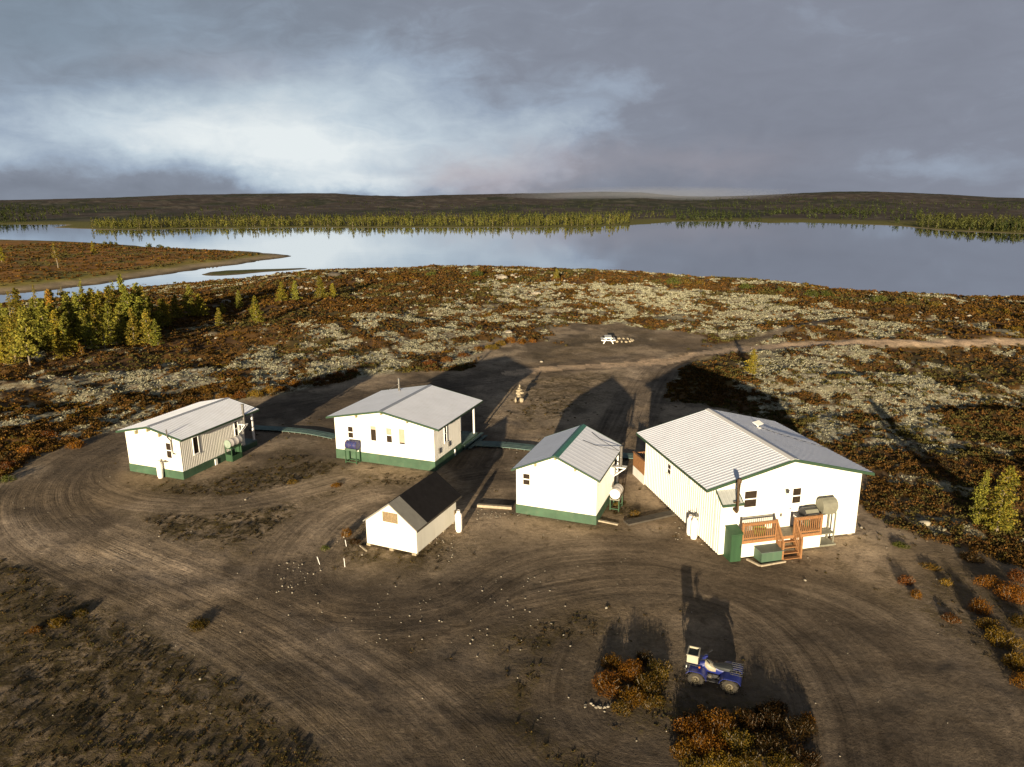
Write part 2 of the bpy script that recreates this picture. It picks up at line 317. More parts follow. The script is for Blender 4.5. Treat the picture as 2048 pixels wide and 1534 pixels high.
class MB:
    def __init__(s): s.v = []; s.f = []; s.mi = []; s.cur = 0
    def add(s, vs, fs):
        b = len(s.v); s.v += [tuple(map(float, v)) for v in vs]; s.f += [tuple(b + i for i in f) for f in fs]; s.mi += [s.cur] * len(fs); return s
    def box(s, x0, x1, y0, y1, z0, z1, M=None):
        vs = [(x, y, z) for z in (z0, z1) for y in (y0, y1) for x in (x0, x1)]
        if M is not None: vs = [tuple(M @ Vector(v)) for v in vs]
        return s.add(vs, [(0, 2, 3, 1), (4, 5, 7, 6), (0, 1, 5, 4), (2, 6, 7, 3), (0, 4, 6, 2), (1, 3, 7, 5)])
    def bar(s, a, b, w, t=None, up=(0, 0, 1)):
        """rectangular bar from a to b, w wide, t thick"""
        a, b = Vector(a), Vector(b); t = t or w; d = (b - a).normalized(); up = Vector(up)
        if abs(d.dot(up)) > 0.98: up = Vector((1, 0, 0))
        sx = d.cross(up).normalized() * w / 2; sy = sx.cross(d).normalized() * t / 2
        vs = [p + i * sx + j * sy for p in (a, b) for i, j in ((-1, -1), (1, -1), (1, 1), (-1, 1))]
        return s.add(vs, [(0, 1, 2, 3), (7, 6, 5, 4), (0, 4, 5, 1), (1, 5, 6, 2), (2, 6, 7, 3), (3, 7, 4, 0)])
    def tube(s, pts, r, n=10, cap=True):
        pts = [Vector(p) for p in pts]; rr = r if isinstance(r, (list, tuple)) else [r] * len(pts); rings = []
        ref = None
        for i, p in enumerate(pts):
            d = (pts[min(i + 1, len(pts) - 1)] - pts[max(i - 1, 0)]).normalized()
            if ref is None: ref = Vector((0, 0, 1)) if abs(d.z) < .9 else Vector((1, 0, 0))
            a = d.cross(ref).normalized(); b = d.cross(a).normalized(); ref = b.cross(d) if b.cross(d).length > 1e-6 else ref
            ref = Vector((0, 0, 1)) if abs(d.z) < .9 else Vector((1, 0, 0))
            rings.append([p + a * math.cos(2 * math.pi * k / n) * rr[i] + b * math.sin(2 * math.pi * k / n) * rr[i] for k in range(n)])
        vs = [v for rg in rings for v in rg]; fs = []
        for i in range(len(pts) - 1):
            for k in range(n): fs.append((i * n + k, i * n + (k + 1) % n, (i + 1) * n + (k + 1) % n, (i + 1) * n + k))
        if cap: fs.append(tuple(range(n - 1, -1, -1))); fs.append(tuple(range((len(pts) - 1) * n, len(pts) * n)))
        return s.add(vs, fs)
    def lathe(s, prof, n=20, M=None):
        """profile (r, z) turned about z"""
        vs = [(r * math.cos(2 * math.pi * k / n), r * math.sin(2 * math.pi * k / n), z) for r, z in prof for k in range(n)]
        if M is not None: vs = [tuple(M @ Vector(v)) for v in vs]
        fs = [(i * n + k, i * n + (k + 1) % n, (i + 1) * n + (k + 1) % n, (i + 1) * n + k) for i in range(len(prof) - 1) for k in range(n)]
        return s.add(vs, fs)
    def prism(s, poly, a0, a1, axis='y'):
        """polygon in the plane across axis, extruded a0..a1; poly is (u,v): y-> (x,z), x-> (y,z), z-> (x,y)"""
        mk = {'y': lambda u, v, a: (u, a, v), 'x': lambda u, v, a: (a, u, v), 'z': lambda u, v, a: (u, v, a)}[axis]
        n = len(poly); vs = [mk(u, v, a0) for u, v in poly] + [mk(u, v, a1) for u, v in poly]
        fs = [tuple(range(n)), tuple(range(2 * n - 1, n - 1, -1))] + [(i, i + n, (i + 1) % n + n, (i + 1) % n) for i in range(n)]
        return s.add(vs, fs)
    def loft(s, secs, n=12):
        """sections (x, half width, z0, z1, roundness) along x -> closed hull"""
        vs = []
        for (x, hw, z0, z1, e) in secs:
            for k in range(n):
                a = 2 * math.pi * k / n; c, d = math.cos(a), math.sin(a)
                vs.append((x, math.copysign(abs(c) ** e, c) * hw, (z0 + z1) / 2 + math.copysign(abs(d) ** e, d) * (z1 - z0) / 2))
        fs = [(i * n + k, i * n + (k + 1) % n, (i + 1) * n + (k + 1) % n, (i + 1) * n + k) for i in range(len(secs) - 1) for k in range(n)]
        fs += [tuple(range(n - 1, -1, -1)), tuple(range((len(secs) - 1) * n, len(secs) * n))]
        return s.add(vs, fs)
    def build(s, name, mats, parent=None, smooth=False, bevel=0.0):
        me = bpy.data.meshes.new(name); me.from_pydata(s.v, [], s.f)
        for m in (mats if isinstance(mats, (list, tuple)) else [mats]): me.materials.append(m)
        me.polygons.foreach_set('material_index', np.array(s.mi, np.int32))
        if smooth: me.polygons.foreach_set('use_smooth', np.ones(len(s.f), bool))
        me.update()
        import bmesh
        bm = bmesh.new(); bm.from_mesh(me); bmesh.ops.recalc_face_normals(bm, faces=bm.faces)
        if smooth:
            for e in bm.edges:
                if len(e.link_faces) == 2 and e.calc_face_angle(0) > 0.7: e.smooth = False
        bm.to_mesh(me); bm.free()
        o = link(name, me, parent)
        if bevel: b = o.modifiers.new('bevel', 'BEVEL'); b.width = bevel; b.segments = 2; b.limit_method = 'ANGLE'
        return o

# ------------------------------------------------------------------ materials
def mat(name, col, rough=0.7, metal=0.0, var=0.12, vs=3.0, bump=0.0, bs=40.0, spec=0.4, dirt=None, streak=False):
    m = bpy.data.materials.new(name); m.use_nodes = True; t = NT(m.node_tree); b = t.n['Principled BSDF']
    tc = t.node('ShaderNodeTexCoord'); vec = tc.outputs['Object']
    if streak:
        mp = t.node('ShaderNodeMapping'); t.l.new(vec, mp.inputs[0]); mp.inputs['Scale'].default_value = (1, 1, 0.12); vec = mp.outputs[0]
    n, _ = t.noise(vec, vs, 6, 0.6)
    c = t.mix(t.rng(n, 0.3, 0.7, 0, 1), (*[min(1, k * (1 - var)) for k in col], 1), (*[min(1, k * (1 + var)) for k in col], 1))
    if dirt:
        n2, _ = t.noise(vec, vs * 2.3, 8, 0.65)
        c = t.mix(t.rng(n2, 0.52, 0.75, 0, dirt[1]), c, (*dirt[0], 1))
    t.l.new(c, b.inputs['Base Color']); b.inputs['Roughness'].default_value = rough; b.inputs['Metallic'].default_value = metal
    b.inputs['Specular IOR Level'].default_value = spec
    if bump:
        bn = t.node('ShaderNodeBump'); n3, _ = t.noise(tc.outputs['Object'], bs, 4); t.l.new(n3, bn.inputs['Height']); bn.inputs['Strength'].default_value = bump; bn.inputs['Distance'].default_value = 0.02
        t.l.new(bn.outputs[0], b.inputs['Normal'])
    return m
M = {}
M['white'] = mat('white_siding', (0.72, 0.70, 0.62), 0.55, var=0.05, vs=1.5, dirt=((0.44, 0.40, 0.33), 0.35), streak=True)
M['whitetrim'] = mat('white_trim', (0.78, 0.77, 0.74), 0.5, var=0.04)
M['rib'] = mat('ribbed_siding', (0.68, 0.66, 0.62), 0.5, var=0.06, dirt=((0.5, 0.43, 0.33), 0.3), streak=True)
M['roof'] = mat('roof_metal', (0.84, 0.86, 0.93), 0.42, metal=0.0, var=0.05, vs=0.8, dirt=((0.6, 0.59, 0.58), 0.25), spec=0.6)
M['roofcap'] = mat('grey_ridge_metal', (0.33, 0.35, 0.40), 0.5, var=0.12)
M['roofcapw'] = mat('white_ridge_metal', (0.70, 0.68, 0.66), 0.45, var=0.06)
M['greentrim'] = mat('green_trim', (0.026, 0.055, 0.03), 0.5, var=0.15, dirt=((0.10, 0.12, 0.07), 0.4))
M['greencap'] = mat('green_ridge_metal', (0.05, 0.17, 0.13), 0.45, var=0.12)
M['skirt'] = mat('green_skirting', (0.040, 0.085, 0.048), 0.65, var=0.25, vs=1.1, dirt=((0.085, 0.115, 0.07), 0.6))
M['boxgreen'] = mat('green_painted_wood', (0.022, 0.062, 0.026), 0.6, var=0.18, vs=2.5, dirt=((0.04, 0.06, 0.032), 0.4), streak=True)
M['boxpale'] = mat('faded_green_paint', (0.055, 0.10, 0.062), 0.65, var=0.2, vs=2.0, dirt=((0.09, 0.10, 0.06), 0.4), streak=True)
M['boxlid'] = mat('grey_green_lid', (0.075, 0.10, 0.085), 0.6, var=0.2)
M['blackroof'] = mat('black_roofing', (0.014, 0.013, 0.014), 0.9, var=0.2, bump=0.2, bs=25, spec=0.1)
M['roof2'] = mat('dull_roof_metal', (0.33, 0.34, 0.33), 0.5, var=0.08)
M['greyroof'] = mat('grey_roofing', (0.20, 0.19, 0.165), 0.85, var=0.12, bump=0.3, bs=25)
M['osb'] = mat('chipboard', (0.20, 0.145, 0.08), 0.8, var=0.45, vs=22)
M['glass'] = mat('window_glass', (0.030, 0.022, 0.016), 0.12, var=0.3, spec=0.35)
M['blind'] = mat('window_blind', (0.34, 0.285, 0.21), 0.8, var=0.1)
M['raft'] = mat('rafter_wood', (0.30, 0.26, 0.15), 0.7, var=0.2, vs=8)
M['cedar'] = mat('stained_cedar', (0.25, 0.12, 0.048), 0.65, var=0.25, vs=10, dirt=((0.2, 0.11, 0.05), 0.5))
M['deck'] = mat('grey_deck_boards', (0.20, 0.17, 0.12), 0.75, var=0.25, vs=6)
M['greenboard'] = mat('green_boardwalk', (0.085, 0.14, 0.125), 0.7, var=0.3, vs=2.2, dirt=((0.16, 0.15, 0.13), 0.5))
M['steel'] = mat('galvanised_pipe', (0.17, 0.16, 0.145), 0.4, metal=0.6, var=0.25, vs=7)
M['rustpipe'] = mat('rusty_pipe', (0.075, 0.045, 0.022), 0.7, metal=0.2, var=0.4, vs=8)
M['dark'] = mat('dark_metal', (0.03, 0.03, 0.032), 0.45, var=0.3)
M['black'] = mat('black_plastic', (0.02, 0.02, 0.022), 0.5, var=0.2)
M['tyre'] = mat('dusty_tyre', (0.028, 0.024, 0.018), 0.9, var=0.35, vs=14, dirt=((0.06, 0.048, 0.03), 0.5))
M['rimm'] = mat('dusty_rim', (0.10, 0.085, 0.055), 0.6, metal=0.3, var=0.3, vs=14)
M['blue'] = mat('blue_plastic', (0.014, 0.022, 0.14), 0.32, var=0.1, spec=0.5, dirt=((0.06, 0.06, 0.10), 0.3))
M['seat'] = mat('seat_vinyl', (0.03, 0.034, 0.034), 0.6, var=0.1)
M['tank'] = mat('white_panel', (0.30, 0.27, 0.20), 0.4, var=0.2, vs=12)
M['crate'] = mat('cream_crate', (0.34, 0.31, 0.235), 0.6, var=0.1)
M['cratein'] = mat('crate_contents', (0.05, 0.07, 0.075), 0.8, var=0.3, vs=9)
M['bottle'] = mat('white_cylinder', (0.80, 0.75, 0.70), 0.4, var=0.05, dirt=((0.5, 0.38, 0.28), 0.3))
M['drumw'] = mat('white_drum', (0.62, 0.58, 0.55), 0.45, var=0.1, dirt=((0.36, 0.28, 0.22), 0.4))
M['drumend'] = mat('pale_drum_end', (0.22, 0.27, 0.22), 0.5, var=0.1)
M['drumendw'] = mat('white_drum_end', (0.74, 0.72, 0.64), 0.5, var=0.06)
M['drumblue'] = mat('blue_drum', (0.022, 0.03, 0.11), 0.5, var=0.2, vs=5, dirt=((0.16, 0.07, 0.035), 1.0))
M['lightgrey'] = mat('weathered_grey', (0.17, 0.165, 0.125), 0.6, var=0.15, vs=5)
M['lime'] = mat('lime_plastic', (0.10, 0.24, 0.03), 0.5)
M['bleached'] = mat('bleached_timber', (0.30, 0.25, 0.18), 0.8, var=0.25, vs=6)
M['darkwood'] = mat('dark_timber', (0.06, 0.05, 0.038), 0.85, var=0.3)
M['stone'] = mat('pale_stone', (0.30, 0.25, 0.17), 0.85, var=0.35, vs=5, bump=0.4, bs=14)
M['stonep'] = mat('lichen_stone', (0.25, 0.22, 0.17), 0.9, var=0.5, vs=2)
M['bark'] = mat('larch_bark', (0.20, 0.16, 0.11), 0.9, var=0.35, vs=12)
M['amber'] = mat('amber_lens', (0.55, 0.16, 0.02), 0.3)
M['lens'] = mat('lamp_lens', (0.6, 0.6, 0.55), 0.2)

def foliage_mat(name, trans=0.3, vary=0.22):
    m = bpy.data.materials.new(name); m.use_nodes = True; t = NT(m.node_tree); t.n.clear()
    out = t.node('ShaderNodeOutputMaterial'); at = t.node('ShaderNodeAttribute', attribute_name='col')
    oi = t.node('ShaderNodeObjectInfo'); hsv = t.node('ShaderNodeHueSaturation'); t.l.new(at.outputs[0], hsv.inputs['Color'])
    t.put(hsv.inputs['Value'], t.rng(oi.outputs['Random'], 0, 1, 1 - vary, 1 + vary)); t.put(hsv.inputs['Hue'], t.rng(t.m('FRACT', t.m('MULTIPLY', oi.outputs['Random'], 7.3)), 0, 1, 0.488, 0.508))
    d = t.node('ShaderNodeBsdfDiffuse'); tr = t.node('ShaderNodeBsdfTranslucent'); mx = t.node('ShaderNodeMixShader')
    t.l.new(hsv.outputs[0], d.inputs[0]); t.l.new(hsv.outputs[0], tr.inputs[0]); mx.inputs[0].default_value = trans
    t.l.new(d.outputs[0], mx.inputs[1]); t.l.new(tr.outputs[0], mx.inputs[2]); t.l.new(mx.outputs[0], out.inputs[0]); return m
M['leaf'] = foliage_mat('foliage', 0.38); M['heath'] = foliage_mat('heath_foliage', 0.2, 0.0)

def ground_material():
    m = bpy.data.materials.new('tundra_ground'); m.use_nodes = True; t = NT(m.node_tree); b = t.n['Principled BSDF']
    tc = t.node('ShaderNodeTexCoord'); P = tc.outputs['Object']
    a1 = t.node('ShaderNodeAttribute', attribute_name='col'); a2 = t.node('ShaderNodeAttribute', attribute_name='aux')
    s = t.node('ShaderNodeSeparateColor'); t.l.new(a2.outputs['Color'], s.inputs[0]); lich, trk, rk = s.outputs[0], s.outputs[1], s.outputs[2]; moss = a2.outputs['Alpha']
    col = a1.outputs['Color']; far = a1.outputs['Alpha']
    nb, _ = t.noise(P, 0.55, 6, 0.62); nf, _ = t.noise(P, 4.5, 6, 0.68); ng, _ = t.noise(P, 22.0, 4, 0.7); nm, _ = t.noise(P, 1.4, 5, 0.65, 0.5)
    def mul(c, f): 
        n = t.node('ShaderNodeVectorMath', operation='SCALE'); t.put(n.inputs[0], c); t.put(n.inputs['Scale'], f); return n.outputs[0]
    col = mul(col, t.rng(nb, 0.3, 0.7, 0.74, 1.26)); col = mul(col, t.rng(nf, 0.3, 0.7, 0.72, 1.28)); col = mul(col, t.rng(ng, 0.25, 0.75, 0.7, 1.3))
    # damp dark patches of bare soil
    col = t.mix(t.m('MULTIPLY', t.rng(nm, 0.54, 0.66, 0, 0.55), t.m('SUBTRACT', 1.0, far)), col, (0.075, 0.055, 0.036, 1))
    # reindeer lichen: pale speckle
    nl, _ = t.noise(P, 2.6, 7, 0.72, 0.8); nl2, _ = t.noise(P, 11.0, 4, 0.7)
    lf = t.m('ADD', t.rng(nl, 0.40, 0.60, -0.25, 1.0), t.rng(nl2, 0.3, 0.7, -0.35, 0.35), clamp=True)
    lf = t.m('MULTIPLY', lf, lich, clamp=True)
    col = t.mix(lf, col, (0.62, 0.59, 0.43, 1))
    # low mossy / crowberry vegetation: mottled dark olive, rust and yellow
    nv, _ = t.noise(P, 1.1, 6, 0.7, 0.6); nv2, _ = t.noise(P, 6.0, 5, 0.75)
    mf = t.m('MULTIPLY', t.rng(t.m('ADD', nv, t.m('MULTIPLY', nv2, 0.5)), 0.58, 0.86, 0.0, 1.0), t.rng(moss, 0.0, 1.0, 0.0, 1.5), clamp=True)
    mf = t.m('MAXIMUM', mf, t.rng(t.m('ADD', moss, t.m('MULTIPLY', nv2, 0.4)), 0.95, 1.25, 0.0, 0.75), clamp=True)
    mc = t.ramp(nv2, [(0.30, (0.022, 0.020, 0.012)), (0.46, (0.055, 0.042, 0.020)), (0.56, (0.085, 0.060, 0.030)), (0.64, (0.10, 0.085, 0.022)), (0.75, (0.19, 0.14, 0.05))])
    col = t.mix(mf, col, mc)
    # wheel ruts follow the tracks
    cx = t.node('ShaderNodeCombineXYZ'); t.put(cx.inputs[0], trk); sx = t.node('ShaderNodeSeparateXYZ'); t.l.new(P, sx.inputs[0])
    t.put(cx.inputs[1], t.m('MULTIPLY', sx.outputs[0], 0.02)); t.put(cx.inputs[2], t.m('MULTIPLY', sx.outputs[1], 0.02))
    nr, _ = t.noise(cx.outputs[0], 2.4, 5, 0.7); nr1, _ = t.noise(cx.outputs[0], 9.0, 4, 0.75)
    rut = t.m('ADD', t.m('MULTIPLY', nr, 0.78), t.m('MULTIPLY', nr1, 0.22))
    rmul = t.rng(rut, 0.36, 0.64, 0.50, 1.35)
    nbk, _ = t.noise(P, 0.16, 4, 0.6); rk = t.m('MULTIPLY', rk, t.rng(nbk, 0.38, 0.55, 0.4, 1.0))
    rmul = t.m('ADD', t.m('MULTIPLY', rmul, rk), t.m('SUBTRACT', 1.0, rk)); col = mul(col, rmul)
    t.l.new(col, b.inputs['Base Color']); b.inputs['Roughness'].default_value = 0.95; b.inputs['Specular IOR Level'].default_value = 0.1
    near = t.m('SUBTRACT', 1.0, far)
    hgt = t.m('ADD', t.m('MULTIPLY', nf, 0.05), t.m('MULTIPLY', ng, 0.018))
    hgt = t.m('ADD', hgt, t.m('MULTIPLY', lf, 0.04)); hgt = t.m('ADD', hgt, t.m('MULTIPLY', mf, 0.05))
    hgt = t.m('ADD', hgt, t.m('MULTIPLY', t.m('MULTIPLY', rut, rk), 0.09))
    bp = t.node('ShaderNodeBump'); t.put(bp.inputs['Height'], hgt); t.put(bp.inputs['Strength'], t.m('MULTIPLY', near, 0.85)); bp.inputs['Distance'].default_value = 1.0
    t.l.new(bp.outputs[0], b.inputs['Normal']); return m
M['ground'] = ground_material()

def water_material():
    m = bpy.data.materials.new('still_water'); m.use_nodes = True; t = NT(m.node_tree); t.n.clear()
    out = t.node('ShaderNodeOutputMaterial'); g = t.node('ShaderNodeBsdfGlossy'); g.inputs['Roughness'].default_value = 0.02; g.inputs['Color'].default_value = (0.93, 0.95, 0.965, 1)
    d = t.node('ShaderNodeBsdfDiffuse'); d.inputs[0].default_value = (0.012, 0.016, 0.018, 1); mx = t.node('ShaderNodeMixShader')
    fr = t.node('ShaderNodeFresnel'); fr.inputs[0].default_value = 1.33
    tc = t.node('ShaderNodeTexCoord'); mp = t.node('ShaderNodeMapping'); t.l.new(tc.outputs['Object'], mp.inputs[0]); mp.inputs['Scale'].default_value = (0.05, 0.16, 1)
    n, _ = t.noise(mp.outputs[0], 1.0, 3, 0.5); bp = t.node('ShaderNodeBump'); t.put(bp.inputs['Height'], n); bp.inputs['Strength'].default_value = 0.10; bp.inputs['Distance'].default_value = 0.15
    t.l.new(bp.outputs[0], g.inputs['Normal'])
    t.put(mx.inputs[0], t.rng(fr.outputs[0], 0.02, 0.6, 0.25, 0.93)); t.l.new(d.outputs[0], mx.inputs[1]); t.l.new(g.outputs[0], mx.inputs[2]); t.l.new(mx.outputs[0], out.inputs[0]); return m
M['water'] = water_material()

# ------------------------------------------------------------------ ground sheet and lake
def build_ground():
    inner = np.arange(-44, 44.01, 0.135); outer = np.concatenate([np.arange(47, 313.1, 4.0)])
    ang = np.radians(np.concatenate([inner, outer]))
    rings = [0.0001, 3, 6, 9, 12, 15]
    while rings[-1] < 3180: rings.append(rings[-1] * 1.0088)
    r = np.array(rings); A, Rr = np.meshgrid(ang, r)
    x = (Rr * np.sin(A)).ravel(); y = (Rr * np.cos(A)).ravel()
    f = fields(x, y); na, nr = len(ang), len(r)
    ii = (np.arange(nr - 1)[:, None] * na + np.arange(na)[None, :]); jj = (np.arange(nr - 1)[:, None] * na + (np.arange(na)[None, :] + 1) % na)
    Fc = np.stack([ii, ii + na, jj + na, jj], -1).reshape(-1, 4)[:, ::-1]
    def C(*c): return np.array(c)[None, :]
    mixc = lambda a, b, w: a * (1 - w[:, None]) + b * w[:, None]
    sand = C(.345, .262, .178); darks = C(.12, .092, .066); pale = C(.60, .43, .28)
    col = np.repeat(sand, len(x), 0)
    n1 = fbm(x, y, 7, 4, 90)
    col = mixc(col, C(.36, .28, .195), sstep(.5, .66, fbm(x, y, 9, 4, 140)) * .6)
    col = mixc(col, C(.11, .083, .058), sstep(.48, .60, fbm(x, y, 5, 5, 141, .6)) * .75)
    for i, (P, v) in enumerate(PALE): col = mixc(col, C(.50, .385, .275), v * .75 * sstep(-1.2, 1.4, sd_poly(x, y, P) + (fbm(x, y, 3, 4, 150 + i, .6) - .5) * 4))
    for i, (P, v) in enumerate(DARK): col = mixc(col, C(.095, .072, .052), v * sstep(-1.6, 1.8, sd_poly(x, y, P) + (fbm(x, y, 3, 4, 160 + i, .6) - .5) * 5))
    col = mixc(col, C(.088, .068, .050), sstep(36, 21, f['r'] + (n1 - .5) * 22) * .72)  # ground colour darkened towards the camera, standing in for vignetting and foreground shade
    col = mixc(col, C(.19, .14, .09), sstep(.48, .62, n1) * .8)
    col = mixc(col, darks, f['rk'] * (1 - f['rpale']) * .6 * sstep(.32, .6, fbm(x, y, 5, 3, 101))); col = mixc(col, pale, f['rk'] * f['rpale'] * sstep(1.0, 0.0, f['dy'] * .02))
    outy = sstep(.6, -.8, f['dy']) * (1 - f['rk'])
    lic = mixc(np.repeat(C(.27, .22, .13), len(x), 0), C(.16, .105, .055), sstep(.45, .6, fbm(x, y, 2.2, 3, 91)))
    col = mixc(col, lic, outy)
    hc = mixc(np.repeat(C(.095, .052, .022), len(x), 0), C(.16, .082, .022), sstep(.45, .65, fbm(x, y, 6, 3, 92)))
    hc = mixc(hc, C(.055, .05, .02), sstep(.52, .66, fbm(x, y, 9, 3, 93)) * .7)
    col = mixc(col, hc, f['heath'])
    # peninsula, island, far land
    rim = sstep(11, 5, f['dp']); pcol = mixc(np.repeat(C(.27, .13, .035), len(x), 0), C(.17, .13, .035), sstep(.5, .62, fbm(x, y * 2, 14, 3, 94)))
    pcol = mixc(pcol, C(.24, .21, .05), sstep(22, 12, f['dp']) * .8); pcol = mixc(pcol, C(.34, .26, .16), rim)
    pcol = mixc(pcol, C(.06, .045, .03), sstep(3.5, 1.0, f['dp']) * .8); w = (f['which'] == 1).astype(float); col = mixc(col, pcol, w)
    w = (f['which'] == 2).astype(float); col = mixc(col, mixc(np.repeat(C(.13, .105, .06), len(x), 0), C(.09, .095, .03), sstep(1.5, 3.0, f['di'])), w)
    fc = mixc(np.repeat(C(.055, .043, .034), len(x), 0), C(.032, .034, .018), sstep(.46, .60, fbm(x, y * .35, 90, 4, 95)))  # dark heath and rock, colour kept low in place of cloud shade
    fc = mixc(fc, C(.19, .165, .13), sstep(.54, .70, fbm(x, y, 16, 4, 96)) * .35)
    fc = mixc(fc, C(.13, .12, .03), sstep(90, 20, f['df'])); fc = mixc(fc, C(.26, .21, .13), sstep(6, 2, f['df']) * sstep(.45, .55, fbm(x, y, 120, 2, 97)))
    w = (f['which'] == 3).astype(float); col = mixc(col, fc, w)
    lich = outy * (1 - f['heath']) * sstep(0, 6, f['dn']) * (f['which'] == 0)
    lich = lich * (0.45 + 0.75 * sstep(.35, .6, fbm(x, y, 16, 3, 98)))
    shore = sstep(6, 1, f['dn']) * (f['which'] == 0); col = mixc(col, C(.11, .09, .06), shore)
    farw = np.clip((f['r'] - 120) / 250, 0, 1)
    aux = np.stack([np.clip(lich, 0, 1), f['trk'], f['rk'] * (1 - .6 * f['rpale']) * (f['which'] == 0), f['moss'] * (f['dy'] > -1) * (f['which'] == 0)], 1)
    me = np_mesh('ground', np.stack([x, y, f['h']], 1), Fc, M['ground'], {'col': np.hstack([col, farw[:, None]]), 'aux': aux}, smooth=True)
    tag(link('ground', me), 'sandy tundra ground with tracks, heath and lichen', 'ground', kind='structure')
build_ground()
wm_ = MB(); n_ = 96
wm_.add([(0, 0, WZ)] + [(3175 * math.cos(2 * math.pi * k / n_), 3175 * math.sin(2 * math.pi * k / n_), WZ) for k in range(n_)], [(0, k + 1, (k + 1) % n_ + 1) for k in range(n_)])
tag(wm_.build('lake', M['water']), 'still lake reflecting the clouds', 'lake', kind='structure')
# ================================================================== buildings
def pl(face, w):
    """maps (u, out, z) on a wall face to the building's own frame"""
    return {'front': lambda u, o, z: (u, -o, z), 'right': lambda u, o, z: (w + o, u, z), 'left': lambda u, o, z: (-o, u, z)}[face]
def fbox(mb, T, u0, u1, o0, o1, z0, z1):
    vs = [T(u, o, z) for z in (z0, z1) for o in (o0, o1) for u in (u0, u1)]
    return mb.add(vs, [(0, 2, 3, 1), (4, 5, 7, 6), (0, 1, 5, 4), (2, 6, 7, 3), (0, 4, 6, 2), (1, 3, 7, 5)])
def window(parent, face, w, u0, u1, z0, z1, blind=0.0, trim=0.05, mid=True, wide=0.0):
    T = pl(face, w); f = MB(); b = trim
    for a in ((u0 - b - wide, u0, z0 - b, z1 + b), (u1, u1 + b + wide, z0 - b, z1 + b), (u0, u1, z1, z1 + b), (u0, u1, z0 - b, z0)): fbox(f, T, a[0], a[1], -0.02, 0.045, a[2], a[3])
    zm = (z0 + z1) / 2
    if mid: fbox(f, T, u0, u1, 0.0, 0.042, zm - 0.025, zm + 0.03)
    fbox(f, T, u0 - b - 0.03, u1 + b + 0.03, -0.02, 0.075, z0 - b - 0.035, z0 - b - 0.001)
    fr = f.build('window', M['whitetrim'], parent)
    po_ = .031 if face == 'left' else .012
    p = MB(); fbox(p, T, u0 + .001, u1 - .001, 0.0, po_, z0 + .001, z1 - .001); p.build('pane', M['glass'], fr)
    if blind:
        p = MB(); fbox(p, T, u0 + .015, u1 - .015, 0.013, 0.022, z1 - (z1 - z0) * blind, z1 - .01); p.build('blind', M['blind'], fr)
    return fr
def gable(parent, w, y0, y1, zb, he, hr, name='wall', m='white', base_top=None, rib_left=False, rib_right=False, pitch_in=0.0):
    """one closed house body with gable ends; he = wall height at the sides"""
    mb = MB(); p = [(0, zb), (w, zb), (w, he), (w / 2, hr), (0, he)]; mb.prism(p, y0, y1, 'y')
    mb.mi = [0] * len(mb.mi)
    def ribs(x0, x1, step):
        n = int((y1 - y0) / step); 
        for i in range(n + 1):
            yy = y0 + 0.03 + i * (y1 - y0 - .06) / n
            mb.cur = 1; mb.box(x0, x1, yy - step * .16, yy + step * .16, zb + 0.004, he - 0.01)
    if rib_left: ribs(-0.03, 0.02, rib_left)
    if rib_right: ribs(w - 0.02, w + 0.010, rib_right)
    return mb.build(name, [M[m], M['rib']], parent)
